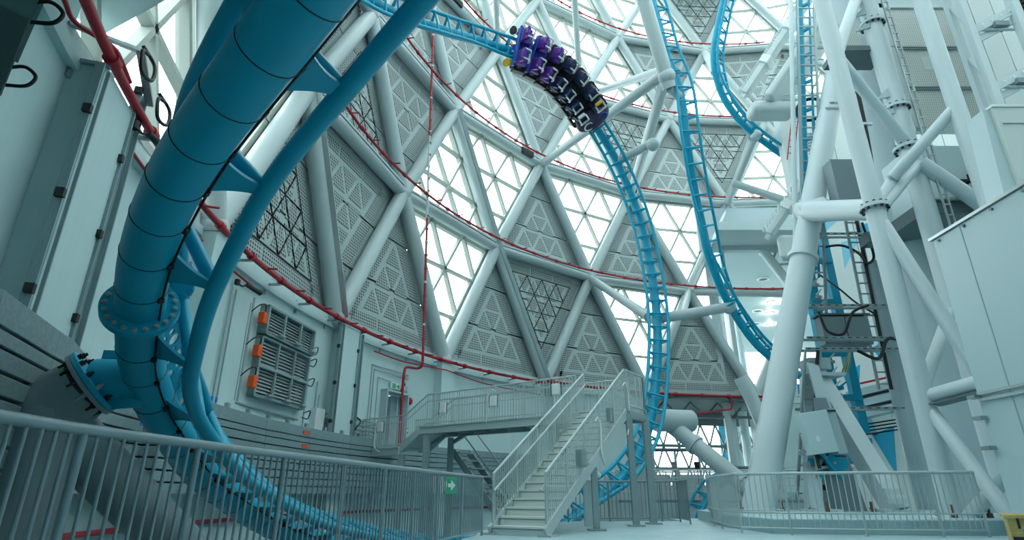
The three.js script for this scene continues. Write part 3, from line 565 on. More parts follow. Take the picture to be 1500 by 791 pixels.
strut('paired white struts holding the lower bend of the dropping track', [[[10.36, 9.1, -26.3], [7.1, 8.8, -27.3], 0.25], [ND(1, -1.5), [6.8, 9.0, -27.6], 0.25], [ND(1, -0.5), [8.3, 8.9, -27.1], 0.22]], 0.25, [[[10.36, 9.1, -26.3], 0.34], [[7.1, 8.85, -27.35], 0.33]]);
strut('white strut reaching from the dome to the curling blue track', [[[13.4, 19.2, -27.2], ND(2, 0), 0.27], [[12.9, 17.6, -29.4], [16.6, 15.0, -27.9], 0.22], [[11.3, 22.6, -25.9], ND(4, 0), 0.24]], 0.28);
strut('thick white elbow strut bracing the climbing track near the low window', [[[6.4, 3.85, -26.3], [8.2, 3.9, -27.2], 0.5], [[7.2, 3.7, -26.9], [9.4, 1.2, -25.1], 0.36], [[9.4, 1.2, -25.1], [10.3, -0.3, -24.4], 0.36], [[7.9, 2.9, -26.35], [8.05, 2.73, -26.22], 0.44]], 0.4);
strut('pale leaning tube beneath the climbing track behind the staircase', [[[4.0, 0.8, -25.2], [3.1, -3.9, -24.3], 0.36], [[5.6, 2.8, -26.0], [5.0, -3.9, -26.2], 0.34]], 0.36);

// ================================================================ PIPES ON THE DOME
function ringPipe(name, label, r, y, a0, a1, rr, brackets, mat = M.red) {
  const t = thing(name, label, 'pipe', 'red sprinkler ring pipes');
  mesh('pipe', ringArc(r, y, a0, a1, rr, Math.ceil(Math.abs(a1 - a0) / 2), 10), mat, t);
  const step = 4.4;
  for (let a = a0 + 1; a < a1; a += step) {
    const p = pol(a, r, y), d = pol(a + 0.15, r, y).sub(p).normalize();
    mesh('coupling', cyl(p.clone().addScaledVector(d, -0.09), p.clone().addScaledVector(d, 0.09), rr * 1.45, rr * 1.45, 12), mat, t);
    if (brackets) mesh('bracket', merge([bar(p.clone().setY(y - rr - 0.03), pol(a, R, y - rr - 0.03), 0.07, 0.06), bar(pol(a, R - 0.04, y - 0.4), pol(a, R - 0.04, y + 0.02), 0.1, 0.04, V(1, 0, 0))]), M.galvPlain, t);
    if (a > -100) mesh('nozzle', cyl(pol(a + 2, r, y), pol(a + 2, r - 0.35, y - 0.04), 0.028, 0.028, 8), mat, t);
  }
  return t;
}
ringPipe('sprinkler_pipe', 'thick red pipe on brackets along the top of the white wall', 24.5, 6.66, -117, -40, 0.075, true);
ringPipe('sprinkler_pipe', 'red pipe on the dome beam directly above the wall ring', 24.0, 14.12, -92, 8, 0.06, false);
ringPipe('sprinkler_pipe', 'red pipe on the dome beam level with the train track drop', 24.0, 21.3, -78, 8, 0.06, false);
ringPipe('sprinkler_pipe', 'red pipe on the high dome beam behind the train front', 24.0, 28.5, -70, 8, 0.06, false);
ringPipe('sprinkler_pipe', 'red pipe on the highest dome beam in view', 24.0, 35.7, -45, 8, 0.06, false);
ringPipe('sprinkler_pipe', 'straight red pipe over the low truss opening', 24.3, 6.72, -40, 1, 0.085, false);
{
  const t = thing('thin_pipe', 'thin red pipe running under the thick wall pipe', 'pipe');
  mesh('pipe', tube([-113, -109.23, -108.37, -107.2, -106.27, -105.3].map((a, i) => pol(a, 24.55 + (i < 3 ? 0.3 : 0), [6.8, 6.82, 6.82, 6.9, 6.95, 6.9][i])), 0.035, 60, 8), M.red, t);
  mesh('pipe', tube([-104.19, -102.36, -100.44, -95.6, -92.55, -90, -86].map((a, i) => pol(a, 24.85, [6.5, 6.42, 6.4, 6.3, 6.22, 6.2, 6.15][i])), 0.03, 60, 8), M.red, t);
  mesh('pipe', tube([-69, -64, -58, -57.9, -50, -40].map((a, i) => pol(a, i === 2 || i === 3 ? 24.4 : 24.8, [6.15, 6.15, 6.2, 6.2, 6.1, 6.0][i])), 0.03, 60, 8), M.red, t);
}
{
  const t = thing('riser_pipe', 'slender red riser pipe crossing the dome glass down to the wall door', 'pipe');
  const pts = [[-64.9, 24.2], [-64.27, 17.45], [-63.82, 12.98], [-63.1, 6.4]];
  for (let i = 0; i < 3; i++) { mesh('pipe', cyl(pol(pts[i][0], 24.1, pts[i][1]), pol(pts[i + 1][0], 24.1, pts[i + 1][1]), 0.055, 0.055, 8), i === 1 ? M.pipeWhite : M.red, t); }
  mesh('lower_pipe', tube([pol(-63.1, 24.1, 6.5), pol(-63.1, 24.15, 5.95), pol(-63.2, 24.3, 5.88), pol(-64.25, 24.6, 5.86), pol(-64.4, 24.62, 5.7), pol(-64.35, 24.65, 2.5)], 0.06, 80, 10), M.red, t);
  for (let k = 0; k < 26; k++) { const y = 23.6 - k * 0.66, f = (24.2 - y) / 17.8; const a = -64.9 + 1.8 * f; mesh('collar', cyl(pol(a, 24.1, y), pol(a, 24.1, y + 0.1), 0.075, 0.075, 8), k % 3 ? M.red : M.pipeWhite, t); }
}
tag(mesh('wall_stripe_pipe', ringArc(24.86, 0.18, -100, -45, 0.05, 30, 8), M.red), 'low red pipe along the base of the pit wall', 'pipe');
// cable boxes on the beams
[[-43.0, 21.2, 'beside the train'], [-21.9, 21.2, 'behind the climbing track'], [-59.2, 28.4, 'above the track end of the train']].forEach(([a, y, w]) => { const b = tag(mesh('cable_box', new RoundedBoxGeometry(1.0, 0.4, 0.3, 2, 0.03), M.dark), `dark cable box on a dome ring beam ${w}`, 'box', 'dark boxes on the ring beams'); b.position.copy(pol(a, 24.4, y + 0.02)); b.rotation.y = -rad(a); });
// bright trays along some diagonals of the dome
{
  const lines = [[-4, 0, -1, 'from the wall pilaster beside the louvre'], [-2, 0, -1, 'down to the wall behind the walkway'], [-3, 1, -1, 'across the glass beside the red riser'], [-1, 1, 1, 'behind the climbing track']];
  for (const [k, row, s, w] of lines) {
    const p = pol(nodeA(row, row % 2 ? k - 0.5 + 0.5 : k), R - 0.5, HY[row]), q = pol(nodeA(row, k) + s * STEP / 2, R - 0.5, HY[row + 1]);
    tag(mesh('cable_tray', bar(p, q, 0.2, 0.1, V(0, 0, 1)), M.chrome), `shiny cable tray fixed along a dome tube ${w}`, 'cable tray', 'cable trays on the dome tubes');
  }
}

// ================================================================ LEFT WALL FITTINGS
function onWall(o, a, y, r = R) { o.position.copy(pol(a, r, y)); o.rotation.y = -rad(a); return o; }
// stacked metal casing around the pit wall
{
  const tr = struct('trim_1');
  const layers = [[2.43, 2.7], [2.27, 2.385], [2.07, 2.225], [1.86, 2.02], [1.65, 1.81], [1.44, 1.6], [1.23, 1.39], [1.02, 1.18], [0.8, 0.97]];
  const arc = (a0, a1, r0, y0, y1) => { const s = new THREE.Shape(); const A = pol(a0, r0, 0), B = pol(a1, r0, 0), C = pol(a1, R + 0.1, 0), D = pol(a0, R + 0.1, 0); [A, B, C, D].forEach((p, i) => i ? s.lineTo(p.x, -p.z) : s.moveTo(p.x, -p.z)); return new THREE.ExtrudeGeometry(s, { depth: y1 - y0, bevelEnabled: true, bevelSize: 0.008, bevelThickness: 0.008, bevelSegments: 1 }).rotateX(-Math.PI / 2).translate(0, y0, 0); };
  layers.forEach(([y0, y1], l) => {
    for (let a = -121; a < -43; a += 6) if (!(a > -70 && a < -62 && l < 1)) mesh('casing_panel', arc(a + 0.03, a + 5.97, (a < -97 ? 24.62 : 24.35) - l * 0.01, y0, y1), M.galv, tr);
    // the casing bulges round the pilaster
    for (const [a0, a1] of [[-113, -108.6], [-108.55, -105.4]]) mesh('casing_bulge', (() => { const r0 = 23.95, s = new THREE.Shape(), q = a0 < -110 ? [pol(a0, 24.2, 0), pol(a0 + 0.8, r0, 0), pol(a1, r0, 0), pol(a1, 24.6, 0), pol(a0, 24.6, 0)] : [pol(a0, r0, 0), pol(-107.6, r0, 0), pol(a1, 24.12, 0), pol(a1, 24.7, 0), pol(a0, 24.6, 0)]; q.forEach((p, i) => i ? s.lineTo(p.x, -p.z) : s.moveTo(p.x, -p.z)); return new THREE.ExtrudeGeometry(s, { depth: y1 - y0, bevelEnabled: true, bevelSize: 0.008, bevelThickness: 0.008, bevelSegments: 1 }).rotateX(-Math.PI / 2).translate(0, y0 - 0.2, 0); })(), M.galv, tr);
  });
  mesh('casing_core', (() => { const g = ringWall(24.84, 0.8, 2.6, -121, -43); return g; })(), M.galv, tr);
  // colour tags
  [[-79.7, 2.55, M.orange], [-79.7, 2.15, M.orange], [-79.5, 1.73, M.tagBlue], [-79.5, 1.52, M.orange], [-98.2, 2.15, M.orange], [-98.4, 1.94, M.tagBlue], [-98.6, 1.73, M.tagBlue], [-52.2, 2.15, M.orange], [-52.2, 1.94, M.orange], [-52.2, 1.73, M.tagBlue]].forEach(([a, y, m]) => onWall(mesh('colour_tag', new THREE.BoxGeometry(0.34, 0.09, 0.02), m, tr), a, y, 24.3));
  for (let k = 0; k < 9; k++) onWall(mesh('casing_stud', new THREE.BoxGeometry(0.12, 0.14, 0.1), M.galvPlain, tr), -92 + k * 2.6, 2.78, 24.5);
}
function ringWall(r, y0, y1, a0, a1) { const n = Math.ceil((a1 - a0) / 4), s = []; for (let i = 0; i < n; i++) s.push(bar(pol(a0 + (a1 - a0) * i / n, r, (y0 + y1) / 2), pol(a0 + (a1 - a0) * (i + 1) / n, r, (y0 + y1) / 2), 0.2, y1 - y0)); return merge(s); }
// louvre window
{
  const t = thing('louvre_window', 'galvanised louvre vent window in two stacked units on the white wall', 'window');
  onWall(t, -81.9, 3.3, R);
  const W = 2.95;
  for (const [y0, y1, cols, z] of [[1.75, 2.62, 3, 0.3], [0, 1.72, 3, 0.22]]) {
    const u = sub('louvre_unit', t);
    const h = y1 - y0;
    mesh('casing', merge([bx(0, y0 + 0.03, z / 2, W, 0.06, z + 0.1), bx(0, y1 - 0.03, z / 2, W, 0.06, z + 0.1), bx(-W / 2 + 0.04, y0 + h / 2, z / 2, 0.08, h, z + 0.1), bx(W / 2 - 0.04, y0 + h / 2, z / 2, 0.08, h, z + 0.1)]), M.galv, u);
    mesh('back_plate', bx(0, y0 + h / 2, 0.02, W, h, 0.03), M.grey, u);
    const n = Math.round(h / 0.105);
    for (let i = 0; i < n; i++) { const s = mesh('slat', new THREE.BoxGeometry(W - 0.16, 0.012, 0.12), M.railPale, u); s.position.set(0, y0 + 0.1 + i * (h - 0.16) / n, z * 0.6); s.rotation.x = 0.75; }
    for (let c = 1; c < cols; c++) mesh('mullion', bx(-W / 2 + W * c / cols, y0 + h / 2, z + 0.02, 0.06, h, 0.06), M.galvPlain, u);
    if (h > 1) mesh('transom', bx(0, y0 + h * 0.5, z + 0.03, W, 0.07, 0.06), M.galvPlain, u);
    for (let c = 0; c < cols; c++) mesh('latch', new RoundedBoxGeometry(0.3, 0.08, 0.12, 1, 0.03).translate(-W / 2 + W * (c + 0.75) / cols, y0 + 0.1, z + 0.12), M.galvPlain, u);
  }
  for (const y of [2.15, 1.2, 0.35]) { mesh('actuator', new RoundedBoxGeometry(0.2, 0.34, 0.2, 2, 0.03).translate(-W / 2 - 0.2, y, 0.3), M.orange, t); mesh('actuator_cable', tube([V(-W / 2 - 0.2, y + 0.15, 0.35), V(-W / 2 - 0.3, y + 0.36, 0.4), V(-W / 2 - 0.5, y + 0.3, 0.35), V(-W / 2 - 0.55, y + 0.1, 0.15)], 0.018, 24, 6), M.rubber, t); }
  for (const y of [2.0, 1.6, 0.95, -0.1]) mesh('side_cable', tube([V(W / 2, y, 0.25), V(W / 2 + 0.25, y + 0.1, 0.35), V(W / 2 + 0.22, y - 0.15, 0.3), V(W / 2 + 0.02, y - 0.12, 0.2)], 0.018, 20, 6), M.rubber, t);
  mesh('conduit', merge([cyl(V(-W / 2 - 0.55, -0.2, 0.08), V(-W / 2 - 0.55, 2.5, 0.08), 0.025), cyl(V(-W / 2 - 0.42, -0.2, 0.08), V(-W / 2 - 0.42, 2.7, 0.08), 0.04), cyl(V(-W / 2 - 0.5, -0.25, 0.08), V(W / 2, -0.3, 0.08), 0.03), cyl(V(W / 2 + 0.35, -0.6, 0.08), V(W / 2 + 0.35, 1.1, 0.08), 0.025)]), M.galvPlain, t);
}
{
  const b = thing('wall_junction_box', 'pale grey junction box on the wall beside the louvre window', 'box'); onWall(b, -76.2, 2.75);
  mesh('box', bx(0, 0.35, 0.12, 0.55, 0.75, 0.24, 0.02), M.pipeWhite, b);
  mesh('conduit', merge([cyl(V(0, 0.7, 0.1), V(0, 1.2, 0.1), 0.025), cyl(V(-0.2, 0.7, 0.1), V(-0.2, 1.6, 0.1), 0.025)]), M.galvPlain, b);
  const c = thing('conduit_run', 'bundle of horizontal conduits from the junction box to the wall door', 'conduit');
  for (const y of [2.9, 3.05, 3.2, 3.4]) mesh('conduit', ringArc(24.9 - (y > 3.3 ? 0 : 0.03), y, -75.5, -67.5, 0.035, 8, 6), M.galvPlain, c);
  mesh('cable', tube([pol(-71.5, 24.75, 3.5), pol(-71.2, 24.5, 3.3), pol(-71.8, 24.5, 3.0), pol(-71.4, 24.7, 2.8)], 0.03, 20, 6), M.rubber, c);
}
// conduits and the small floodlights
{
  const c = thing('conduit_run', 'two thin vertical conduits on the wall beside the louvre actuators', 'conduit');
  for (const a of [-89.3, -88.8]) { mesh('conduit', cyl(pol(a, 24.93, 2.6), pol(a, 24.93, 5.85), 0.022), M.galvPlain, c); mesh('sleeve', cyl(pol(a, 24.93, 2.9), pol(a, 24.93, 3.02), 0.032), M.tagBlue, c); }
  const lamp = (a, y, label, r = 24.9) => { const t = thing('floodlight', label, 'lamp'); onWall(t, a, y, r); mesh('mount', new THREE.CylinderGeometry(0.07, 0.07, 0.14, 14).translate(0, 0, 0.05), M.dark, t); mesh('arm', tube([V(0, -0.05, 0.1), V(0.1, -0.08, 0.15), V(0.2, 0, 0.2)], 0.022, 16, 8), M.dark, t); mesh('head', cyl(V(0.2, 0.0, 0.2), V(0.62, -0.1, 0.42), 0.055, 0.075, 14), M.dark, t); };
  lamp(-104.1, 6.45, 'dark spotlight on an arm high beside a wall pilaster', 24.6);
  lamp(-89.2, 6.0, 'small dark spotlight above the two thin wall conduits');
}
// cable trays up the pilasters
{
  const tr = (a, w, y0, y1, label) => { const t = thing('cable_tray', label, 'cable tray', 'vertical cable trays on the pilasters'); onWall(t, a, 0, 24.62); mesh('side_rail', merge([bx(-w / 2, (y0 + y1) / 2, 0.05, 0.03, y1 - y0, 0.12), bx(w / 2, (y0 + y1) / 2, 0.05, 0.03, y1 - y0, 0.12)]), M.galv, t); mesh('cover', bx(0, (y0 + y1) / 2, 0.02, w, y1 - y0, 0.03), M.galv, t); for (let y = y0 + 0.5; y < y1; y += 1.3) mesh('clamp', bx(-w / 2 - 0.04, y, 0.08, 0.08, 0.12, 0.1), M.dark, t); };
  tr(-107.25, 0.22, 2.6, 6.5, 'galvanised cable tray on the spotlight pilaster side away from the spotlight');
  tr(-104.1, 0.28, 2.6, 7.1, 'galvanised cable tray on the pilaster right under the wall spotlight');
  tr(-75.2, 0.2, 2.6, 6.5, 'slim cable tray beside the louvre window pilaster');
  tr(-72.1, 0.26, 2.7, 6.5, 'wider cable tray on the louvre pilaster side facing the door');
}
// dark duct box hanging beside the wall, and loops of cable
{
  const t = thing('duct_box', 'dark green metal duct box standing off the white wall', 'duct');
  mesh('body', prism([[-3.05, 2.82], [-3.86, 3.57], [-5.3, 2.2], [-4.4, 1.1]], 4.4, 0.01).rotateX(-Math.PI / 2).translate(0, 3.6, 0), std({ color: '#48605f', roughness: 0.45, metalness: 0.4 }), t);
  mesh('flange', bar(V(-3.03, 3.95, -2.84), V(-3.87, 3.95, -3.6), 0.03, 0.03), M.galvPlain, t);
  const loops = [['upper', [-3.16, 3.82, -2.98]], ['lower', [-3.84, 3.82, -3.62]]];
  for (const [w, [x, y, z]] of loops) tag(mesh('cable_loop', tube([V(x - 0.08, y + 0.08, z), V(x + 0.02, y + 0.1, z - 0.02), V(x + 0.1, y + 0.03, z - 0.05), V(x + 0.07, y - 0.06, z - 0.04), V(x - 0.06, y - 0.09, z)], 0.014, 30, 8), M.rubber), `${w} black cable loop beside the dark duct box`, 'cable');
  for (const [a, y, w] of [[-104.2, 6.85, 'coiled above the dark spotlight'], [-106.5, 7.0, 'draped over the spotlight pilaster top'], [-111, 7.15, 'hanging by the thick red pipe bracket']]) tag(mesh('cable_loop', tube([pol(a, 24.3, y + 0.25), pol(a + 0.4, 24.15, y + 0.05), pol(a + 0.2, 24.1, y - 0.3), pol(a - 0.4, 24.15, y - 0.35), pol(a - 0.5, 24.2, y), pol(a, 24.2, y + 0.1)], 0.03, 40, 8), M.rubber), `black cable ${w}`, 'cable');
  const st = thing('pipe_bracket', 'galvanised bracket holding the thick red pipe over the spotlight pilaster', 'bracket');
  mesh('arm', bar(pol(-110.5, 25, 7.0), pol(-110.5, 24.2, 7.0), 0.1, 0.1), M.galv, st); mesh('stay', bar(pol(-108, 25, 6.9), pol(-106, 24.4, 7.3), 0.1, 0.05), M.galv, st); mesh('stay', bar(pol(-106, 24.4, 7.3), pol(-103.6, 24.5, 7.0), 0.12, 0.05), M.galv, st);
}
// platform soffit by the wall; unseen extension overhead added to shade the foreground
{
  const t = struct('shade_trim_2');
  mesh('soffit', prism([[-6.9, 7.62], [-4.5, 6.42], [-2.6, 5.0], [1.5, 4.2], [7, 3.4], [7, -8], [-8, -8], [-9, 3]], 0.5).rotateX(-Math.PI / 2).translate(0, 8, 0), M.wall, t);
}
// door in the wall
{
  const d = struct('door_1'); onWall(d, -65.02, 2.36, R);
  mesh('frame', merge([bx(-0.74, 1.2, 0.1, 0.08, 2.4, 0.5), bx(0.74, 1.2, 0.1, 0.08, 2.4, 0.5), bx(0, 2.39, 0.1, 1.56, 0.08, 0.5)]), M.towerGrey, d);
  mesh('leaf', bx(-0.1, 1.17, -0.45, 1.35, 2.34, 0.06), M.grey, d);
  mesh('jamb', bx(0.45, 1.17, -0.2, 0.5, 2.34, 0.06), M.towerGrey, d);
  mesh('threshold', bx(0, 0.01, 0.1, 1.5, 0.04, 0.6), M.galvPlain, d);
  const pc = thing('door_conduit', 'square loops of thin conduit framing the wall door', 'conduit'); onWall(pc, -65.02, 2.36, R - 0.08);
  for (const k of [0, 0.16, 0.45]) mesh('conduit', merge([cyl(V(-1.55 + k, 0, 0), V(-1.55 + k, 3.3 - k, 0), 0.018), cyl(V(-1.55 + k, 3.3 - k, 0), V(1.0, 3.3 - k * 1.2, 0), 0.018)]), M.galvPlain, pc);
  const s = thing('exit_sign', 'white running man exit sign above the wall door', 'sign'); onWall(s, -64.9, 5.02, R - 0.12);
  mesh('housing', new RoundedBoxGeometry(0.62, 0.26, 0.1, 2, 0.02), M.white, s);
  mesh('pictogram', merge([bx(-0.17, 0, 0.055, 0.24, 0.2, 0.01), prism([[0.02, 0.03], [0.12, 0.03], [0.12, 0.09], [0.24, 0], [0.12, -0.09], [0.12, -0.03], [0.02, -0.03]], 0.01).translate(0, 0, 0.05)]), M.signGreen, s);
  const bell = thing('alarm_bell', 'red round alarm bell beside the wall door', 'bell'); onWall(bell, -62.4, 4.55, R - 0.12);
  mesh('dome', new THREE.SphereGeometry(0.16, 18, 12).scale(1, 1, 0.6), M.red, bell); mesh('back_box', bx(-0.02, 0, -0.06, 0.22, 0.22, 0.1), M.red, bell);
  const call = thing('call_point', 'small red box low beside the wall door', 'box'); onWall(call, -62.6, 3.2, R - 0.05); mesh('body', bx(0, 0.1, 0.04, 0.2, 0.26, 0.1, 0.02), M.red, call); mesh('button', new THREE.CylinderGeometry(0.05, 0.05, 0.03, 14).rotateX(Math.PI / 2).translate(0, 0.1, 0.1), M.white, call);
  const fb = thing('door_lamp', 'grey bulkhead lamp at the corner of the wall door', 'lamp'); onWall(fb, -63.6, 4.9, R - 0.16); mesh('body', new THREE.SphereGeometry(0.18, 16, 12).scale(1, 1.2, 0.8), M.galvPlain, fb); mesh('arm', cyl(V(0, 0.1, 0), V(0.1, 0.35, -0.05), 0.03), M.dark, fb);
}

// ================================================================ FAR SIDE: LOW OPENING, ALCOVE, BRIDGE
{
  const t = struct('window_low_bay');
  // glazed bay beyond the opening
  const a0 = -24, a1 = 1, r = R + 6;
  const A = pol(a0, r, 0), B = pol(a1, r, 0), d = B.clone().sub(A), n = 11;
  const at = (f, y) => A.clone().addScaledVector(d, f).setY(y);
  const y0 = 0.9, y1 = 5.6, rows = 3;
  for (let j = 0; j < rows; j++) for (let i = 0; i < n; i++) {
    const ya = y0 + (y1 - y0) * j / rows, yb = y0 + (y1 - y0) * (j + 1) / rows, o = j % 2 ? 0.5 : 0;
    const p = [at((i + o) / n, ya), at((i + 1 + o) / n, ya), at((i + 0.5 + o) / n, yb), at((i + 1.5 + o) / n, yb)];
    mesh('mullion', bar(p[0], p[2], 0.1, 0.16, V(0, 0, 1)), M.truss, t); mesh('mullion', bar(p[1], p[2], 0.1, 0.16, V(0, 0, 1)), M.truss, t);
    for (const q of [[p[0], p[1], p[2]], [p[1], p[3], p[2]]]) { const g = new THREE.BufferGeometry().setFromPoints(q); g.setAttribute('uv', new THREE.BufferAttribute(new Float32Array(6), 2)); g.computeVertexNormals(); mesh('pane', g, M.glass, t); }
  }
  for (let j = 0; j <= rows; j++) mesh('transom', bar(at(0, y0 + (y1 - y0) * j / rows), at(1.1, y0 + (y1 - y0) * j / rows), 0.16, 0.2), M.truss, t);
  const slab = (name, y, h, m) => { const s = new THREE.Shape(); [pol(-24, R - 0.1, 0), pol(1, R - 0.1, 0), pol(4, r + 0.3, 0), pol(-25, r + 0.3, 0)].forEach((p, i) => i ? s.lineTo(p.x, -p.z) : s.moveTo(p.x, -p.z)); mesh(name, new THREE.ExtrudeGeometry(s, { depth: h, bevelEnabled: false }).rotateX(-Math.PI / 2).translate(0, y, 0), m, t); };
  mesh('shade_lintel', bar(at(-0.02, 6.05), at(1.12, 6.05), 0.4, 0.9), M.truss, t);  // dark colour paints in the shade above the low window
  slab('bay_ceiling', 6.45, 0.3, M.truss); slab('bay_floor', 0.6, 0.3, M.floor);
  mesh('jamb', bar(pol(-2.6, R + 0.3, 0.6), pol(-2.6, R + 0.3, 6.5), 0.9, 1.2, V(0, 0, 1)), M.towerGrey, t);
  mesh('jamb', bar(pol(-21.4, R + 0.3, 0.6), pol(-21.4, R + 0.3, 6.5), 0.5, 1.2, V(0, 0, 1)), M.towerGrey, t);
  // roof truss under the ring beam
  const T2 = (a, rr, y) => pol(a, rr, y);
  for (let k = 0; k < 4; k++) { const a = -20 + k * 4.4; for (const [p, q, w] of [[T2(a, R + 0.3, 5.5), T2(a + 4.4, R + 0.3, 5.5), 0.16], [T2(a, R + 0.3, 5.5), T2(a + 2.2, R + 0.3, 6.4), 0.1], [T2(a + 2.2, R + 0.3, 6.4), T2(a + 4.4, R + 0.3, 5.5), 0.1], [T2(a, R + 0.3, 5.5), T2(a + 2, R + 5, 5.9), 0.1], [T2(a, R + 3, 5.8), T2(a + 4.4, R + 3, 5.8), 0.14]]) mesh('truss_member', bar(p, q, w, w), M.truss, t); }
  const rp = thing('branch_pipe', 'red sprinkler branch dropping below the truss opening pipe', 'pipe'); mesh('pipe', tube([pol(-8, 24.3, 6.7), pol(-8, 24.35, 5.95), pol(-9, 24.5, 5.85), pol(-14, 24.6, 5.6), pol(-20, 24.6, 5.5)], 0.06, 60, 8), M.red, rp);
}
// alcove soffit with downlights seen through the open facets
{
  const s = struct('alcove_ceiling');
  const sh = new THREE.Shape([[13.9, 35.5], [34, 35.5], [44, 72], [29.3, 72]].map((p) => new THREE.Vector2(...p)));
  mesh('soffit', new THREE.ExtrudeGeometry(sh, { depth: 0.6, bevelEnabled: false }).rotateX(-Math.PI / 2).translate(0, 17.5, 0), M.soffit, s);
  mesh('fascia', bar(V(13.6, 18.9, -38.6), V(24, 18.9, -38.4), 0.5, 3.4), M.towerGrey, s);
  for (const [x, z] of [[14.6, -39.6], [17, -43.5], [20.5, -51]]) mesh('column', cyl(V(x, 0, z), V(x, 17.6, z), 0.32), M.tower, s);
  mesh('side_mullion', bar(V(15.4, 6, -39.2), V(15.4, 17.4, -39.2), 0.5, 0.3, V(1, 0, 0)), M.steel, s);
  mesh('back_glass', new THREE.BoxGeometry(26, 14, 0.1).translate(38, 6.5, -72), M.teal, s);
  for (let k = 0; k < 7; k++) mesh('back_mullion', new THREE.BoxGeometry(0.3, 14, 0.3).translate(27 + k * 3.2, 6.5, -71.8), M.steel, s);
  mesh('back_transom', new THREE.BoxGeometry(26, 0.3, 0.3).translate(38, 9, -71.8), M.steel, s);
  [[24.23, -51.26], [25.51, -51.26], [25.56, -54.74], [27.32, -58.94]].forEach(([x, z], i) => {
    const t = thing('downlight', `small lit downlight in the grey alcove ceiling ${['beside the leaning strut', 'beside the white leaning column', 'in the middle pair', 'deepest in the alcove'][i]}`, 'lamp', 'downlights in the alcove ceiling');
    mesh('lamp_disc', new THREE.CylinderGeometry(0.3, 0.3, 0.05, 20).translate(x, 17.46, z), M.lampGlow, t); mesh('bezel', new THREE.TorusGeometry(0.33, 0.05, 8, 24).rotateX(Math.PI / 2).translate(x, 17.46, z), M.white, t);
    const l = new THREE.PointLight('#fff6e6', 8, 0, 2); l.position.set(x, 17.2, z); l.castShadow = true; scene.add(l);
  });
  [[18.88, -39.48], [20.93, -45.02], [24, -54], [25.6, -58.5]].forEach(([x, z], i) => {
    const t = thing('ceiling_vent', `round dark vent ring in the alcove ceiling ${['by the diagonal tube', 'behind the diagonal tube', 'beside the lit downlights', 'beside the deepest downlight'][i]}`, 'vent', 'round vents in the alcove ceiling');
    mesh('ring', new THREE.TorusGeometry(0.42, 0.09, 10, 28).rotateX(Math.PI / 2).translate(x, 17.46, z), M.white, t); mesh('grille', new THREE.CylinderGeometry(0.38, 0.38, 0.04, 24).translate(x, 17.47, z), M.truss, t);
  });
}
struct('ground', new THREE.CylinderGeometry(220, 220, 0.2, 64).translate(CX, -4.5, CZ), std({ color: '#7d8584', roughness: 0.9 }));
{
  const w = struct('wall_alcove');
  mesh('side_wall', bar(V(34, 8.5, -35.5), V(44, 8.5, -72), 0.4, 18), M.soffit, w);
  mesh('alcove_floor', prism([[13.9, 36], [34, 36], [44, 72], [29.3, 72]], 0.4).rotateX(-Math.PI / 2).translate(0, -0.4, 0), M.soffit, w);
  for (let k = 0; k < 9; k++) { const p = V(14.2, 0, -39).lerp(V(29.5, 0, -72), k / 9), q = V(14.2, 0, -39).lerp(V(29.5, 0, -72), (k + 1) / 9); mesh('side_post', bar(p, p.clone().setY(17.5), 0.3, 0.4, V(1, 0, 0)), M.steel, w); for (const y of [5, 10, 14]) mesh('side_transom', bar(p.clone().setY(y), q.clone().setY(y), 0.15, 0.2), M.steel, w); }
}
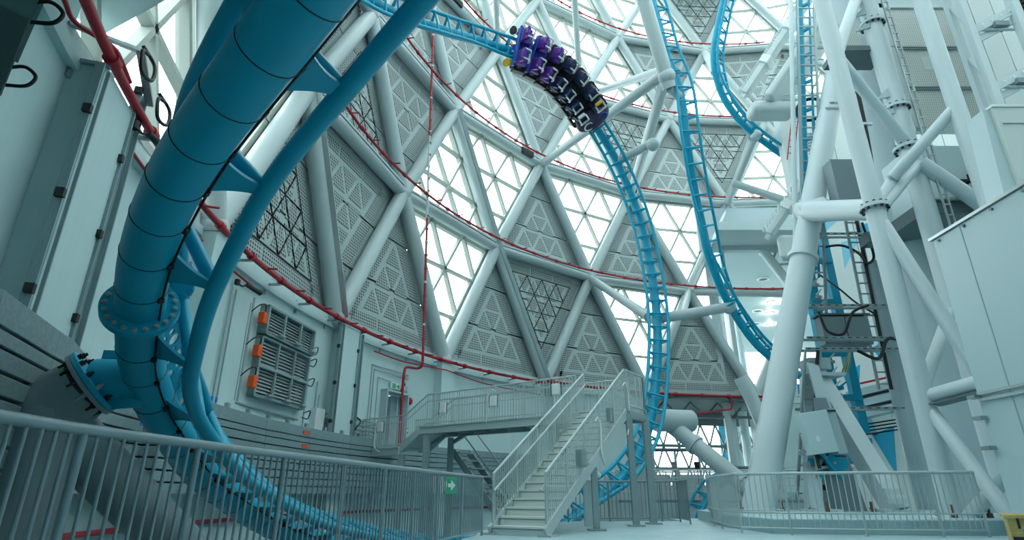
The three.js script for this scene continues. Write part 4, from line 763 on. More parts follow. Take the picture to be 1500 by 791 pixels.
// service bridge in front of the low window
{
  const t = thing('service_bridge', 'grey service bridge with railings in front of the low lattice window', 'bridge');
  const z = -30;
  mesh('fascia', bx(9.4, -0.35, z + 0.6, 9, 1.5, 0.3), M.towerGrey, t);
  mesh('deck', bx(9.4, 0.45, z - 0.6, 9, 0.12, 2.6), M.galvPlain, t);
  mesh('lip', bx(9.4, 0.55, z + 0.7, 9, 0.1, 0.2), M.railPale, t);
  for (let k = 0; k < 5; k++) mesh('fascia_joint', bx(6 + k * 1.8, -0.35, z + 0.77, 0.04, 1.4, 0.03), M.grey, t);
  for (const zz of [z + 0.7, z - 1.8]) { for (const y of [0.85, 1.15, 1.5, 1.85]) mesh('rail', cyl(V(5, y, zz), V(13.8, y, zz), y > 1.8 ? 0.04 : 0.022), M.railPale, t); for (let x = 5; x < 14; x += 0.75) post('post', V(x, 0.5, zz), 1.35, x % 1.5 < 0.7 ? 0.04 : 0.025, M.railPale, t); }
  for (let k = 0; k < 5; k++) mesh('kick_panel', bx(5.6 + k * 1.75, 1.12, z - 1.7, 1.7, 1.2, 0.05), M.railPale, t);
  const c = thing('bridge_canopy', 'dark grey handrail hoop with posts over the service bridge', 'canopy');
  mesh('hoop', merge([[[5.6, 1.9], [7.1, 2.85]], [[7.1, 2.85], [9.4, 2.85]], [[9.4, 2.85], [11.2, 2.0]], [[11.2, 2.0], [13.6, 1.95]]].map(([p, q]) => cyl(V(p[0], p[1], z - 0.4), V(q[0], q[1], z - 0.4), 0.09, 0.09, 10))), M.truss, c);
  for (const x of [7.1, 8.2, 9.4]) mesh('post', cyl(V(x, 0.5, z - 0.4), V(x, 2.85, z - 0.4), 0.06), M.towerGrey, c);
  for (const [i, x] of [[0, 6.5], [1, 8.0], [2, 9.1]]) { const b = thing('bridge_speaker', `dark round bucket lamp on the service bridge ${['at its staircase end', 'under the canopy middle', 'under the canopy corner'][i]}`, 'lamp', 'bucket lamps on the bridge'); mesh('body', new THREE.CylinderGeometry(0.14, 0.12, 0.36, 16).translate(x, 2.08, z + 0.1), i === 1 ? M.grey : M.dark, b); mesh('stem', cyl(V(x, 0.52, z + 0.1), V(x, 1.9, z + 0.1), 0.03), M.grey, b); }
  const lp = thing('track_end', 'short blue track piece rising beside the service bridge fascia', 'track');
  const tr = new Track([[7.3, -1.6, -25.8], [7.6, -0.5, -26], [8.0, 0.3, -26.1], [8.6, 0.95, -26.3], [9.3, 1.3, -26.6]], [[-0.7, 0.6, 0.4], [-0.7, 0.6, 0.4], [-0.6, 0.7, 0.4], [-0.4, 0.8, 0.4], [-0.2, 0.9, 0.3]], 0.8, 0.3);
  buildTrack(lp, tr, { rs: 0.14, rr: 0.06, gap: 0.55, mat: M.blue });
}

// ================================================================ MURAL WALL
{
  const w = struct('wall_mural');
  const z0 = -26.6;
  mesh('wall_body', bx(24.7, 8.8, z0 - 0.3, 20, 25.6, 0.6), M.mural, w);
  const px = [[[16.0, 15.6], [17.1, 14.2], [15.7, 13.0]], [[16.6, 12.6], [17.6, 12.9], [16.5, 11.2]], [[15.3, 5.9], [16.2, 6.4], [15.7, 4.4]], [[16.9, 7.2], [18.2, 7.75], [18.3, 6.5], [17.5, 6.2]], [[15.5, 3.9], [16.1, 4.5], [16.3, 3.2], [15.6, 3.3]], [[16.05, 3.25], [17.1, 3.6], [16.75, 1.5]], [[15.0, 20.4], [15.8, 21.6], [15.7, 20.0]], [[17.2, 5.2], [17.8, 5.5], [17.1, 3.9]], [[17.9, 16.9], [19.3, 17.6], [18.9, 15.4]], [[17.5, 13.4], [18.6, 13.9], [18.2, 12.0]], [[19.3, 12.6], [20.6, 13.1], [20.1, 11.1]], [[20.2, 16.6], [21.5, 17.4], [21.2, 15.2]], [[18.6, 10.2], [19.4, 10.6], [19.0, 9.0]]];
  px.forEach((p, i) => mesh('painted_triangle', prism(p, 0.012).translate(0, 0, z0), i % 3 === 1 || i === 0 ? M.muralPale : M.muralBlue, w));
  for (const x of [17.4, 20.4, 23.4]) mesh('panel_joint', bx(x, 8.8, z0 + 0.005, 0.03, 25.6, 0.02), M.grey, w);
  const l = thing('balcony_ledge', 'stacked grey balcony ledge with dark slots on the mural wall', 'ledge');
  for (let k = 0; k < 3; k++) mesh('ledge_slab', bar(V(15.0, 3.9 + k * 0.46, -26.1), V(21, 5.3 + k * 0.46, -22.6), 1.0, 0.3), M.towerGrey, l);
  mesh('ledge_core', bar(V(15.2, 4.35, -26.4), V(21, 5.75, -22.9), 0.5, 1.1), M.towerGrey, l);
  for (let k = 0; k < 4; k++) mesh('conduit', cyl(V(15.4, 3.2 + k * 0.14, -26.35), V(20.6, 3.9 + k * 0.14, -23.3), 0.03), M.dark, l);
  const rr = thing('red_rail', 'red railing bars above the balcony ledge on the mural wall', 'railing');
  for (let k = 0; k < 3; k++) mesh('rail', bar(V(17.0, 5.95 + k * 0.16, -24.9), V(19.2, 6.15 + k * 0.16, -23.7), 0.06, 0.08), M.red, rr);
  mesh('rail', bar(V(15.4, 5.35, -25.9), V(17.6, 5.75, -24.6), 0.06, 0.08), M.red, rr); mesh('post', bar(V(17.0, 5.6, -24.9), V(16.9, 6.6, -24.95), 0.06, 0.06, V(1, 0, 0)), M.red, rr);
  const ld = thing('red_ladder', 'thin red ladder rungs leaning at the edge of the mural wall', 'ladder');
  for (const x of [0, 0.35]) mesh('stile', cyl(V(14.5 + x, 17.2, -26.2), V(15.3 + x, 20.2, -26.2), 0.03), M.red, ld); for (let k = 0; k < 7; k++) mesh('rung', cyl(V(14.6 + k * 0.11, 17.6 + k * 0.4, -26.2), V(14.95 + k * 0.11, 17.6 + k * 0.4, -26.2), 0.02), M.red, ld);
}

// ================================================================ GANTRY, LIFT TRACK
{
  const t = thing('ribbed_gantry', 'pale ribbed service gantry slung above the curling blue track', 'gantry');
  const a = V(12.08, 20.1, -24.7), b = V(15.4, 24.7, -22.4), d = b.clone().sub(a).normalize(), L = a.distanceTo(b);
  for (let k = 0; k < 3; k++) {
    const p = a.clone().addScaledVector(d, k * L / 3 + 0.1), q = a.clone().addScaledVector(d, (k + 1) * L / 3 - 0.12);
    mesh('light_housing', merge([bar(p, q, 0.55, 0.35, Y, 0.05), bar(p.clone().add(V(-0.15, -0.22, 0)), q.clone().add(V(-0.15, -0.22, 0)), 0.2, 0.2)]), M.panelPale, t);
    mesh('joint_box', bar(q.clone().addScaledVector(d, -0.1), q.clone().addScaledVector(d, 0.35), 0.75, 0.5, Y, 0.05), M.white, t);
    for (let i = 0; i < 12; i++) { const o = p.clone().lerp(q, (i + 0.5) / 12).add(V(-0.31, 0.02, 0)); mesh('fin', bar(o, o.clone().add(V(0, 0.22, 0)), 0.06, 0.1, V(0, 0, 1)), M.railPale, t); }
  }
  const w0 = V(13.5, 19.5, -24.9), w1 = V(16.9, 24.2, -22.6);
  mesh('duct', bar(w0, w1, 2.4, 0.5, Y, 0.2), M.panelPale, t);
  mesh('duct_end', new RoundedBoxGeometry(2.3, 0.7, 1.2, 4, 0.3).translate(13.45, 19.3, -24.9), M.panelPale, t);
  for (let k = 0; k < 6; k++) { const p = a.clone().lerp(b, 0.02 + k * 0.17).add(V(0.4, -0.45, 0)); mesh('cross_tray', merge([bar(p, p.clone().add(V(2.3, 0.1, 0)), 0.12, 0.1), bar(p.clone().add(V(0.05, 0.14, 0.25)), p.clone().add(V(2.3, 0.24, 0.25)), 0.06, 0.06)]), M.railPale, t); }
}
{
  const t = thing('ribbed_light_box', 'short pale ribbed light box below the long gantry beside the leaning column', 'light box');
  const a = V(12.25, 12.3, -25), b = V(13.9, 14.6, -23.9);
  mesh('housing', merge([bar(a, b, 0.55, 0.35, Y, 0.05), bar(a.clone().add(V(-0.15, -0.22, 0)), b.clone().add(V(-0.15, -0.22, 0)), 0.2, 0.2)]), M.panelPale, t);
  mesh('joint_box', bar(a.clone().lerp(b, 0.45), a.clone().lerp(b, 0.6), 0.75, 0.5, Y, 0.05), M.white, t);
  for (let i = 0; i < 12; i++) { const o = a.clone().lerp(b, (i + 0.5) / 12).add(V(-0.31, 0.02, 0)); mesh('fin', bar(o, o.clone().add(V(0, 0.22, 0)), 0.06, 0.1, V(0, 0, 1)), M.railPale, t); }
  for (let k = 0; k < 3; k++) { const p = a.clone().lerp(b, 0.1 + k * 0.3).add(V(0.35, -0.4, 0)); mesh('cross_tray', bar(p, p.clone().add(V(1.9, 0.05, 0)), 0.12, 0.1), M.railPale, t); }
  mesh('rounded_panel', new RoundedBoxGeometry(2.0, 1.3, 0.5, 4, 0.24).translate(13.6, 11.6, -25.0), M.panelPale, t);
}
{
  const t = thing('lift_track', 'vertical blue lift track caged by a grey cable ladder', 'coaster track');
  const x = 12.15, z = -21.2, lean = (o) => { for (const g of o) { const P = g.attributes.position; for (let i = 0; i < P.count; i++) P.setX(i, P.getX(i) + (P.getY(i) - 12.28) * 0.159); } };
  mesh('spine', cyl(V(x, 8.6, z), V(x, 26, z), 0.17, 0.17, 20), M.blue, t);
  mesh('guide_rail', cyl(V(x + 0.32, 8.6, z + 0.3), V(x + 0.32, 26, z + 0.3), 0.05), M.blue, t);
  for (let y = 9; y < 26; y += 1.5) mesh('tie', bar(V(x, y, z), V(x + 0.34, y, z + 0.3), 0.1, 0.14), M.blue, t);
  const l = thing('cable_ladder', 'tall grey cable ladder in front of the vertical blue lift track', 'cable tray');
  for (const dx of [-0.36, 0.42]) mesh('side_rail', bx(x + dx, 16.5, z + 0.55, 0.1, 19, 0.06), M.galvPlain, l);
  mesh('tube_rail', cyl(V(x - 0.6, 7.6, z + 0.4), V(x - 0.6, 26, z + 0.4), 0.1), M.tower, l);
  for (let y = 7.6; y < 26; y += 0.55) mesh('rung', bx(x + 0.03, y, z + 0.56, 0.82, 0.05, 0.05), M.galvPlain, l);
  lean([...new Set([...t.children, ...l.children].map((m) => m.geometry))]);
  tag(mesh('hose_coil', tube(Array.from({ length: 81 }, (_, k) => V(x + 0.9 + 0.16 * Math.cos(k * Math.PI / 4), 14.0 + k * 0.0195, z - 0.25 + 0.16 * Math.sin(k * Math.PI / 4))), 0.03, 320, 7), M.chrome), 'silver coiled hose beside the blue lift track', 'hose');
  tag(mesh('cable_loop', new THREE.TorusGeometry(0.55, 0.07, 10, 40).rotateY(-0.5).translate(x + 1.25, 16.9, z - 0.35), M.rubber), 'thick black cable hoop by the blue lift track', 'cable');
  tag(mesh('cable_loop', tube([V(x + 1.3, 16.4, z - 0.35), V(x + 1.2, 15.6, z - 0.35), V(x + 1.15, 14.6, z - 0.3), V(x + 0.8, 13.4, z - 0.3)], 0.07, 30, 8), M.rubber), 'black cable falling from the thick cable hoop', 'cable');
  // lower blue towers with fittings
  const b = thing('launch_frame', 'blue launch frame of two square posts with silver brake fittings', 'frame');
  mesh('post', bx(12.15, 6.6, -22.1, 0.36, 9.6, 0.36), M.blue, b); mesh('post', bx(13.15, 7.4, -22.3, 0.32, 9, 0.32), M.blue, b);
  for (const y of [2.6, 4.2, 5.9, 8.0, 9.8]) mesh('cross_bar', bx(12.6, y, -22.15, 1.3, 0.2, 0.24), M.blue, b);
  for (let k = 0; k < 16; k++) mesh('brake_fitting', merge([bx(12.22, 2.9 + k * 0.52, -21.82, 0.2, 0.12, 0.2, 0.02), cyl(V(12.1, 2.95 + k * 0.52, -21.75), V(12.34, 3.2 + k * 0.52, -21.72), 0.03)]), M.chrome, b);
  for (let k = 0; k < 10; k++) mesh('valve', merge([bx(11.6 + (k % 3) * 0.3, 1.1 + k * 0.42, -21.6, 0.24, 0.14, 0.24, 0.03), cyl(V(11.5 + (k % 3) * 0.3, 1.1 + k * 0.42, -21.45), V(11.8 + (k % 3) * 0.3, 1.3 + k * 0.42, -21.4), 0.035)]), k % 3 === 1 ? M.chrome : M.blue, b);
  const led = thing('indicator_sign', 'green lit indicator strip on the blue launch frame', 'sign'); mesh('lamp_strip', bx(12.15, 10.0, -21.8, 0.36, 0.05, 0.06), M.led, led); mesh('housing', bx(12.15, 9.9, -21.86, 0.44, 0.2, 0.08), M.dark, led);
  for (let k = 0; k < 5; k++) tag(mesh('hose', tube([V(12.0 + k * 0.1, 6.9, -21.6), V(12.5 + k * 0.08, 6.6 - k * 0.08, -21.4), V(12.75, 6.0 - k * 0.1, -21.4), V(12.4 + k * 0.05, 5.0, -21.6)], 0.03, 30, 6), k % 2 ? M.pipeWhite : std({ color: '#8ea870', roughness: 0.5 })), ['pale green hose on the outside of the launch frame loop', 'pale white hose beside the outer green hose of the launch frame', 'pale green hose in the middle of the launch frame loops', 'pale white hose inside the middle green launch frame hose', 'innermost pale green hose looping from the launch frame'][k], 'hose', 'hoses on the launch frame');
}

// ================================================================ LATTICE TOWER AND COLUMNS
const P2 = [10.0, -14.2], P3 = [12.45, -15.5], P4 = [12.55, -13.5];
{
  const t = thing('leaning_column', 'thick white leaning column with a ring flange beside the blue launch frame', 'column');
  const a = V(7.5, 0.1, -19.2), b = V(16.36, 23.16, -21.36), m = a.clone().lerp(b, 0.46);
  mesh('shaft', cyl(a, m, 0.5, 0.44, 12), M.tower, t); mesh('shaft', cyl(m, b, 0.44, 0.42, 20), M.tower, t);
  const f = a.clone().lerp(b, 0.385), d = b.clone().sub(a).normalize();
  mesh('ring_flange', cyl(f, f.clone().addScaledVector(d, 0.16), 0.54, 0.54, 24), M.tower, t);
  mesh('base_plate', new THREE.CylinderGeometry(0.85, 0.85, 0.12, 24).translate(7.45, 0.3, -19.2), M.tower, t);
  const n = a.clone().lerp(b, 0.473);
  const hb = sub('cross_tube', t); mesh('tube', cyl(n.clone().add(V(-0.15, 0, 0.2)), V(10.15, 8.15, -14.3), 0.4, 0.3, 20), M.tower, hb); mesh('stub', cyl(n.clone().add(V(-0.45, -0.05, -0.1)), n.clone().add(V(0.5, 0.1, 0.2)), 0.5, 0.5, 24), M.tower, hb);
}
{
  const t = thing('lattice_tower', 'white tubular lattice tower with diagonal braces and bolted flanges', 'tower');
  const col = (p, r, y0 = 0.1, y1 = 22) => mesh('column', cyl(V(p[0], y0, p[1]), V(p[0], y1, p[1]), r, r, 20), M.tower, t);
  col(P2, 0.245); col(P3, 0.29); col(P4, 0.22);
  const br = (a, b, r) => mesh('brace', cyl(V(...a), V(...b), r, r, 16), M.tower, t);
  br([10.02, 13.4, -14.2], [12.3, 17.4, -15.5], 0.19); br([10.02, 13.4, -14.2], [12.45, 10.9, -15.45], 0.17);
  br([10.0, 8.15, -14.2], [12.45, 10.75, -15.45], 0.15); br([10.0, 7.95, -14.15], [12.45, 10.2, -15.3], 0.15);
  br([10.0, 8.0, -14.2], [10.9, 2.9, -13.2], 0.17); br([10.05, 2.98, -14.2], [10.7, 3.2, -12.2], 0.17);
  br([10.05, 2.8, -14.2], [9.98, 0.3, -12.5], 0.15); br([10.05, 3.2, -14.2], [11.9, 5.4, -15.0], 0.15);
  br([10.1, 0.2, -14.05], [11.0, 1.5, -13.0], 0.15); br([12.55, 11.0, -13.5], [11.0, 9.3, -14.6], 0.16); br([12.45, 10.2, -15.2], [14.6, 7.8, -15.0], 0.22);
  for (const [p, y, r] of [[P2, 8.15, 0.38], [P3, 10.9, 0.42], [P3, 12.4, 0.4], [P3, 15.9, 0.4]]) {
    const f = sub('flange', t); mesh('flange_ring', new THREE.CylinderGeometry(r, r, 0.1, 28).translate(p[0], y, p[1]), M.tower, f);
    for (let k = 0; k < 12; k++) mesh('bolt', new THREE.CylinderGeometry(0.04, 0.04, 0.2, 8).translate(p[0] + Math.cos(k * 0.5236) * (r - 0.06), y, p[1] + Math.sin(k * 0.5236) * (r - 0.06)), M.dark, f);
  }
  for (const y of [9.9, 12.1, 12.75, 15.6, 16.2]) mesh('gusset', prism([[0, 0], [0.42, 0], [0, 0.32]], 0.05).rotateY(Math.PI * 0.85).translate(P3[0] - 0.25, y, P3[1] + 0.2), M.towerGrey, t);
  mesh('cable_ladder', merge([bx(P3[0] + 0.28, 12.5, P3[1] + 0.36, 0.04, 14, 0.06), bx(P3[0] + 0.5, 12.5, P3[1] + 0.3, 0.04, 14, 0.06), ...Array.from({ length: 40 }, (_, k) => bx(P3[0] + 0.39, 5.7 + k * 0.34, P3[1] + 0.34, 0.22, 0.03, 0.04))]), M.chrome, t);
  mesh('step_plate', bar(V(10.15, 2.78, -14.1), V(10.75, 2.98, -12.3), 0.5, 0.04), M.truss, t);
  for (const p of [P2]) mesh('base_plate', new THREE.CylinderGeometry(0.45, 0.5, 0.1, 20).translate(p[0], 0.33, p[1]), M.tower, t);
  // twin black hoses up the tower
  const h = thing('twin_hose', 'pair of thick black hoses with clamps on the tower', 'hose');
  for (const dx of [0, 0.28]) mesh('hose', tube([V(11.3 + dx, 14.2, -15.8), V(11.25 + dx, 12.6, -15.8), V(11.2 + dx * 0.9, 11.2, -15.8), V(11.15 + dx * 0.5, 10.3, -15.7), V(11.1, 9.9, -15.6)], 0.06, 40, 8), M.rubber, h);
  mesh('clamp', bx(11.4, 12.0, -15.75, 0.6, 0.08, 0.1), M.chrome, h); mesh('clamp', bx(11.38, 13.3, -15.75, 0.6, 0.08, 0.1), M.chrome, h);
  mesh('elbow', merge([cyl(V(11.1, 9.9, -15.6), V(10.9, 9.2, -15.4), 0.16, 0.16, 16)]), M.towerGrey, h);
  const bc = thing('round_column', 'very thick round grey column with a bolted ring behind the lattice tower', 'column');
  mesh('shaft', cyl(V(13.6, 0.1, -18), V(13.6, 9.4, -18), 0.78, 0.72, 40), M.towerGrey, bc); mesh('shaft', cyl(V(13.6, 9.4, -18), V(13.6, 22, -18), 0.7, 0.7, 40), M.towerGrey, bc);
  const f = sub('flange', bc); mesh('flange_ring', new THREE.CylinderGeometry(0.86, 0.86, 0.22, 40).translate(13.6, 9.2, -18), M.towerGrey, f);
  for (let k = 0; k < 28; k++) mesh('bolt', new THREE.CylinderGeometry(0.045, 0.045, 0.34, 8).translate(13.6 + Math.cos(k * 0.2244) * 0.8, 9.2, -18 + Math.sin(k * 0.2244) * 0.8), M.dark, f);
  const dc = thing('round_column', 'slimmer round grey column in front of the mural triangles', 'column');
  mesh('shaft', cyl(V(14.2, 0.1, -21), V(14.2, 9.2, -21), 0.5, 0.46, 28), M.towerGrey, dc); mesh('base_plate', new THREE.CylinderGeometry(0.7, 0.7, 0.1, 28).translate(14.2, 0.1, -21), M.towerGrey, dc);
}
// perforated cladding cage and its platform
{
  const t = thing('perforated_cage', 'tall cage of three stacked perforated metal panels inside the tower', 'cage');
  const z = -16.4;
  for (const [y0, y1] of [[15.75, 17.45], [14.0, 15.6], [12.3, 13.85]]) { const p = mesh('perforated_panel', new THREE.BoxGeometry(3.0, y1 - y0, 0.06), M.perfFine, t); uvMetres(p.geometry); p.position.set(15.15, (y0 + y1) / 2, z); }
  for (const y of [13.93, 15.68]) mesh('joint_bar', merge([bx(15.1, y, z + 0.06, 3.1, 0.05, 0.08), bx(15.1, y - 0.08, z + 0.06, 3.1, 0.04, 0.06)]), M.grey, t);
  mesh('frame', merge([bx(13.6, 14.9, z, 0.16, 5.6, 0.2), bx(16.7, 14.9, z, 0.16, 5.6, 0.2), bx(15.15, 12.2, z, 3.2, 0.16, 0.2), bx(15.15, 17.6, z, 3.2, 0.2, 0.2)]), M.railPale, t);
  mesh('top_panel', bx(15.2, 19.2, z - 0.1, 3.3, 2.9, 0.1), M.towerGrey, t); mesh('top_gap', bx(15.2, 17.72, z - 0.3, 3.2, 0.16, 0.1), M.towerGrey, t);
  mesh('notice', bx(14.9, 15.0, z + 0.04, 0.75, 0.6, 0.01), M.panelPale, t);
  const q = thing('tower_platform', 'dark underside platform and grey machine box below the perforated cage', 'platform');
  mesh('deck', bx(15.1, 8.8, -16.6, 5.6, 0.4, 2.4), M.truss, q); mesh('grating', bx(15.1, 9.05, -15.5, 5.5, 0.06, 0.4), M.perfFine, q);
  mesh('machine_box', bx(14.8, 10.35, -16.9, 3.6, 2.1, 1.6), M.panel, q); mesh('upper_deck', bx(11.9, 14.9, -16.0, 1.7, 0.2, 1.0), M.truss, q);
  mesh('bracket', merge([bx(14.2, 10.0, -16.0, 0.6, 0.08, 0.2), bx(14.5, 10.1, -15.9, 0.1, 0.3, 0.2)]), M.dark, q);
  const s = mesh('ribbed_screen', bx(11.9, 15.9, -16.4, 1.4, 1.8, 0.06), M.perfFine, q); uvMetres(s.geometry); mesh('lower_beam', bx(14.6, 9.6, -19.6, 3.0, 0.4, 0.6), M.truss, q); mesh('grey_hopper', bx(13.1, 11.9, -19.6, 1.5, 2.0, 0.6), M.grey, q);
}
function uvMetres(g) { const P = g.attributes.position, U = g.attributes.uv; for (let i = 0; i < P.count; i++) U.setXY(i, P.getX(i), P.getY(i)); }
// square truss mast
{
  const t = thing('truss_mast', 'pale blue steel truss mast with a toothed rack beside the perforated cage', 'mast');
  const x0 = 14.2, x1 = 15.2, z = -13.3, col = (x, zz, w) => mesh('chord', bx(x, 14, zz, w, 11, w, 0.02), M.tower, t);
  col(13.55, z, 0.2); col(14.75, z + 0.3, 0.24); col(14.2, z - 1.1, 0.18); col(15.6, z, 0.24);
  for (let k = 0; k < 5; k++) {
    const y = 9.4 + k * 2.05;
    mesh('channel', merge([bar(V(13.55, y, z), V(14.75, y + 0.55, z + 0.3), 0.06, 0.26), bar(V(13.6, y - 0.3, z - 0.1), V(14.75, y + 0.25, z + 0.2), 0.06, 0.2)]), M.tower, t);
    mesh('diagonal', cyl(V(13.55, y + 0.1, z), V(14.2, y + 1.9, z - 1.0), 0.05), M.towerGrey, t);
    mesh('diagonal', cyl(V(13.6, y + 0.05, z), V(14.75, y - 0.1, z + 0.2), 0.045), M.towerGrey, t);
    mesh('gusset_box', bx(14.3, y + 0.1, z + 0.1, 0.4, 0.16, 0.3), M.grey, t);
    for (let i = 0; i < 4; i++) mesh('hole_plug', new THREE.CylinderGeometry(0.035, 0.035, 0.02, 10).rotateX(Math.PI / 2).translate(13.8 + i * 0.25, y + 0.12 + i * 0.115, z + 0.16 + i * 0.06), M.white, t);
  }
  mesh('rack', merge(Array.from({ length: 70 }, (_, k) => bx(15.2, 9 + k * 0.15, z + 0.25, 0.14, 0.08, 0.12)).concat([bx(15.2, 14, z + 0.15, 0.18, 11, 0.1)])), M.dark, t);
  const f = thing('window_frame_panel', 'pale vertical wall panel behind the truss mast', 'panel'); for (let k = 0; k < 4; k++) mesh('panel', bx(15 + k * 0.75, 14.2, -14.9, 0.72, 9, 0.08), M.mural, f);
  const r = thing('steel_gantry_frame', 'grey steel corner frame above the white machine housing', 'frame'); mesh('post', bx(16.4, 13.2, -12.4, 0.14, 4, 0.14), M.towerGrey, r); mesh('beam', bx(17.0, 13.9, -12.4, 2, 0.14, 0.14), M.towerGrey, r); mesh('brace', bar(V(16.4, 12.6, -12.4), V(17.4, 13.9, -12.4), 0.1, 0.1), M.grey, r);
}
// white machine housing
{
  const t = thing('machine_housing', 'large smooth white machine housing with a bolted ledge beside the tower', 'housing');
  mesh('lower_shell', bx(12.1, 3.1, -8.2, 6.0, 5.6, 6.4, 0.03), M.panel, t);
  mesh('ledge_trim', merge([bx(12.1, 5.93, -8.2, 6.1, 0.06, 6.5)]), M.chrome, t);
  for (let k = 0; k < 9; k++) mesh('ledge_bolt', new THREE.CylinderGeometry(0.03, 0.03, 0.05, 8).rotateZ(Math.PI / 2).translate(9.08, 5.82, -11.2 + k * 0.72), M.grey, t);
  mesh('upper_shell', bx(13.8, 7.5, -11.25, 5.6, 3.1, 0.6, 0.02), M.panelPale, t);
  mesh('upper_trim', bx(13.8, 9.08, -11.25, 5.66, 0.06, 0.66), M.white, t);
  for (const [y, z] of [[7.0, -10.94], [8.6, -10.94]]) mesh('seam', bx(13.8, y, z, 5.4, 0.02, 0.02), M.grey, t);
  mesh('flared_side', prism([[10.6, 6.0], [11.0, 6.0], [11.0, 9.05], [10.85, 9.05]], 0.5).translate(0, 0, -11.55), M.panel, t);
  for (let k = 0; k < 4; k++) mesh('shell_seam', bx(9.095, 3.1, -10.6 + k * 1.6, 0.012, 5.6, 0.025), M.towerGrey, t);
  mesh('latch_rail', merge([bx(9.05, 2.6, -9.2, 0.06, 0.05, 4.2), bx(9.05, 2.48, -9.2, 0.06, 0.05, 4.2)]), M.railPale, t);
  for (const y of [2.55, 2.15, 1.6]) mesh('latch', bx(9.0, y, -11.36, 0.14, 0.07, 0.2), M.galvPlain, t);
}
// plywood crate with blue lettering
{
  const t = thing('plywood_crate', 'plywood crate with dark straps and blue lettering at the housing foot', 'crate');
  t.position.set(6.93, 0, -8.78); t.rotation.y = -0.62;
  mesh('side', bx(0.6, 0.22, -0.5, 1.2, 0.52, 1.0), M.ply, t);
  mesh('lid', bx(0.6, 0.5, -0.5, 1.26, 0.04, 1.06), M.ply, t);
  mesh('skid', bx(0.6, 0, -0.5, 1.2, 0.06, 0.9), M.ply, t);
  mesh('strap', bx(0.11, 0.42, 0.006, 0.03, 0.15, 0.012), M.dark, t); mesh('strap', bx(0.07, 0.22, 0.006, 0.12, 0.045, 0.012), M.dark, t);
  const font = await new FontLoader().loadAsync('fonts/droid/droid_sans_bold.typeface.json');
  mesh('lettering', new TextGeometry('Mus', { font, size: 0.06, depth: 0.004, curveSegments: 4 }).translate(0.13, 0.28, 0), M.tagBlue, t);
}
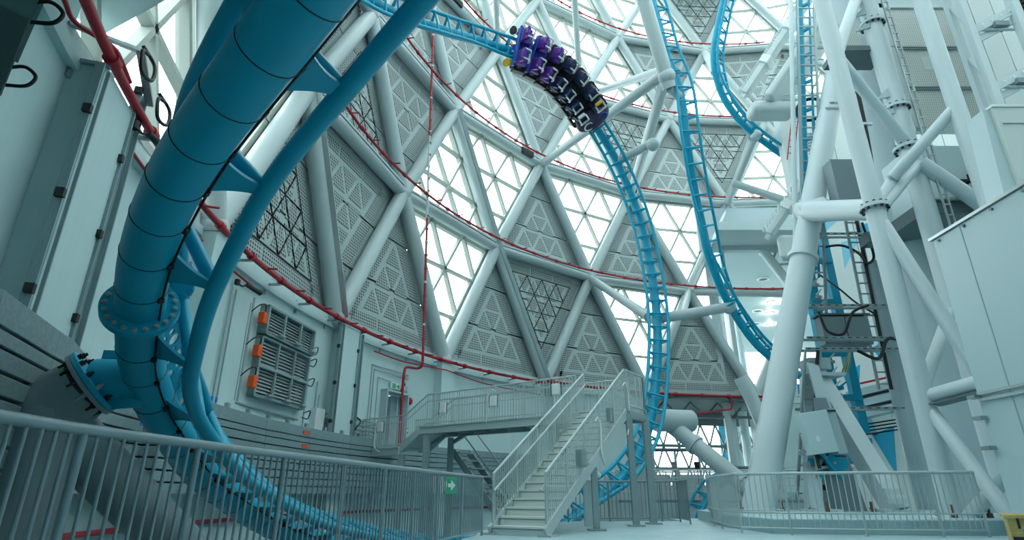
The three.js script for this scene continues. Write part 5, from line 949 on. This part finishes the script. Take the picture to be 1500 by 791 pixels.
// A-frame support with cabinets
{
  const t = thing('box_strut', 'pale grey box section A frame strut standing on the plinth', 'support');
  mesh('beam', bar(V(10.55, 4.9, -20.2), V(11.3, 0.3, -18.3), 0.62, 0.5, V(1, 0, 0)), M.tower, t);
  mesh('flank', prism([[0, 4.6], [0.35, 4.5], [0.9, 0], [0.35, 0]], 0.08).translate(9.9, 0.3, -19.2), M.tower, t);
  mesh('cap', merge([bx(10.65, 5.0, -20.1, 0.75, 0.4, 0.7), bx(10.9, 4.6, -19.95, 0.9, 0.12, 0.8)]), M.towerGrey, t);
  mesh('rear_leg', bar(V(10.4, 4.6, -20.3), V(9.0, 0.3, -18.6), 0.4, 0.4, V(1, 0, 0)), M.towerGrey, t);
  mesh('panel_plate', prism([[0, 0], [1.5, 0], [0.9, 3.4], [0.5, 3.4]], 0.05).translate(9.3, 0.3, -19.0), M.grey, t);
  mesh('foot_plate', merge([bx(11.2, 0.33, -18.3, 1.0, 0.08, 0.8), bx(9.2, 0.33, -18.6, 0.9, 0.08, 0.8), bx(11.05, 0.85, -17.9, 0.55, 0.16, 0.1), bx(11.15, 0.6, -17.9, 0.6, 0.14, 0.1)]), M.tower, t);
  const c = thing('control_cabinet', 'pale tilted control cabinet on the A frame strut', 'cabinet');
  mesh('body', new RoundedBoxGeometry(0.85, 1.25, 0.4, 2, 0.02).rotateZ(0.12).translate(9.4, 2.55, -18.4), M.panel, c); mesh('side', new THREE.BoxGeometry(0.3, 1.35, 0.38).rotateZ(0.12).translate(9.98, 2.6, -18.5), M.towerGrey, c); mesh('label_plate', new THREE.BoxGeometry(0.12, 0.16, 0.01).rotateZ(0.12).translate(9.3, 2.35, -18.19), M.white, c); mesh('hinge', merge([bx(9.9, 3.2, -18.28, 0.3, 0.05, 0.05), bx(9.95, 1.85, -18.28, 0.3, 0.05, 0.05)]), M.dark, c);
  const g = thing('grey_cabinet', 'wide dark grey cabinet on cable trays behind the leaning column', 'cabinet');
  mesh('body', bx(12.2, 6.35, -20.6, 1.75, 1.05, 0.5, 0.02), M.grey, g); mesh('lid', bx(12.2, 6.95, -20.6, 1.9, 0.06, 0.6), M.truss, g); mesh('door_seam', bx(12.2, 6.35, -20.34, 0.02, 1.0, 0.01), M.dark, g);
  // horizontal perforated trays across the tower
  [[7.15, 'over the dark grey cabinet'], [5.55, 'under the dark grey cabinet'], [10.0, 'at the green indicator'], [12.9, 'above the cross tube'], [16.0, 'near the black cable hoop'], [11.4, 'resting on the cross tube'], [5.95, 'touching the dark grey cabinet base'], [3.5, 'above the tilted cabinet']].forEach(([y, w], i) => {
    const q = thing('perforated_tray', `slim perforated steel tray spanning the tower ${w}`, 'cable tray', 'perforated trays across the tower');
    const xa = 9.9 + (y - 4) * 0.28, len = i % 2 ? 3.4 : 4.0;
    mesh('rail', bx(xa + len / 2, y, -19.9, len, 0.09, 0.03), M.galvPlain, q); mesh('rail', bx(xa + len / 2, y, -20.25, len, 0.09, 0.03), M.galvPlain, q);
    for (let k = 0; k < len / 0.28; k++) mesh('slot', bx(xa + 0.12 + k * 0.28, y, -19.88, 0.12, 0.03, 0.01), M.dark, q);
  });
  const L = (x, y0, y1, z, lean, label) => { const q = thing('cable_ladder', label, 'cable tray', 'cable ladders on the tower'); for (const d of [0, 0.5]) mesh('side_rail', bar(V(x + d, y0, z), V(x + d + lean, y1, z), 0.07, 0.09, V(0, 0, 1)), M.galvPlain, q); for (let y = y0 + 0.2; y < y1; y += 0.42) { const f = (y - y0) / (y1 - y0) * lean; mesh('rung', bx(x + 0.25 + f, y, z, 0.5, 0.05, 0.05), M.galvPlain, q); } mesh('black_cable', bar(V(x + 0.4, y0, z + 0.06), V(x + 0.4 + lean, y1, z + 0.06), 0.1, 0.06, V(0, 0, 1)), M.rubber, q); };
  L(12.9, 4.2, 11.2, -20.4, 0.2, 'grey cable ladder with a black cable in front of the mural'); L(9.0, 0.6, 5.4, -19.6, 1.15, 'leaning cable ladder beside the thick leaning column');
  const cab = (pts, label, r = 0.05) => tag(mesh('hanging_cable', tube(pts.map((p) => V(...p)), r, 40, 8), M.rubber), label, 'cable', 'black cables on the tower');
  cab([[12.6, 10.1, -21.4], [13.0, 9.9, -20.8], [13.3, 9.3, -20.3], [13.4, 8.9, -20.2], [13.7, 9.1, -20.2], [13.6, 10.6, -20.2]], 'black cable drooping beside the green indicator');
  cab([[11.2, 7.0, -20.2], [11.3, 6.2, -20.0], [11.8, 6.1, -20.0], [12.3, 6.9, -19.9], [12.9, 7.15, -19.9]], 'black cable sagging across the dark grey cabinet');
  cab([[12.2, 5.5, -20], [12.8, 5.2, -19.9], [13.3, 5.9, -19.9], [13.8, 5.9, -20]], 'black cable curling under the lower tray', 0.06);
  cab([[12.3, 9.0, -21.6], [12.6, 8.2, -21], [12.9, 7.4, -20.5], [13.4, 6.9, -20.3]], 'thin grey black cable slanting down the launch frame', 0.035);
  const tnk = thing('valve_cluster', 'cluster of silver valves and hoses at the launch frame foot', 'valves');
  for (let k = 0; k < 14; k++) mesh('valve', merge([cyl(V(8.9 + rnd() * 1.2, 1.0 + rnd() * 1.6, -18.9 + rnd() * 0.4), V(9.2 + rnd() * 0.9, 1.1 + rnd() * 1.6, -18.8 + rnd() * 0.3), 0.05), bx(9.0 + rnd() * 1.1, 0.8 + rnd() * 1.6, -18.9, 0.18, 0.16, 0.18, 0.03)]), k % 4 === 0 ? M.blue : k % 3 ? M.chrome : M.dark, tnk);
  mesh('blue_disc', new THREE.CylinderGeometry(0.32, 0.32, 0.12, 24).rotateX(Math.PI / 2).translate(10.0, 1.7, -18.7), M.blue, tnk);
  const br = thing('curved_pipe', 'pale curved pipe with a white plate beside the column of the low window', 'pipe'); mesh('pipe', tube([V(13.1, 7.0, -33), V(13.6, 5.6, -33), V(14.1, 3.6, -33), V(14.3, 0.4, -33)], 0.4, 30, 14), M.tower, br); mesh('plate', prism([[0, 0], [1.1, 0.5], [1.3, 2.6], [0.3, 1.9]], 0.08).translate(10.9, 4.1, -24.5), M.tower, br);
}

// ---------------------------------------------------------------- set every group at its own base
scene.updateMatrixWorld(true);
for (const o of scene.children) {
  if (!(o.isGroup || o.isMesh) || o.position.lengthSq() > 0 || o.quaternion.w < 0.9999) continue;
  const b = new THREE.Box3().setFromObject(o); if (b.isEmpty()) continue;
  const p = V((b.min.x + b.max.x) / 2, b.min.y, (b.min.z + b.max.z) / 2);
  if (o.isMesh) o.geometry.translate(-p.x, -p.y, -p.z); else for (const c of o.children) c.position.sub(p);
  o.position.copy(p);
}
renderer.render(scene, camera);
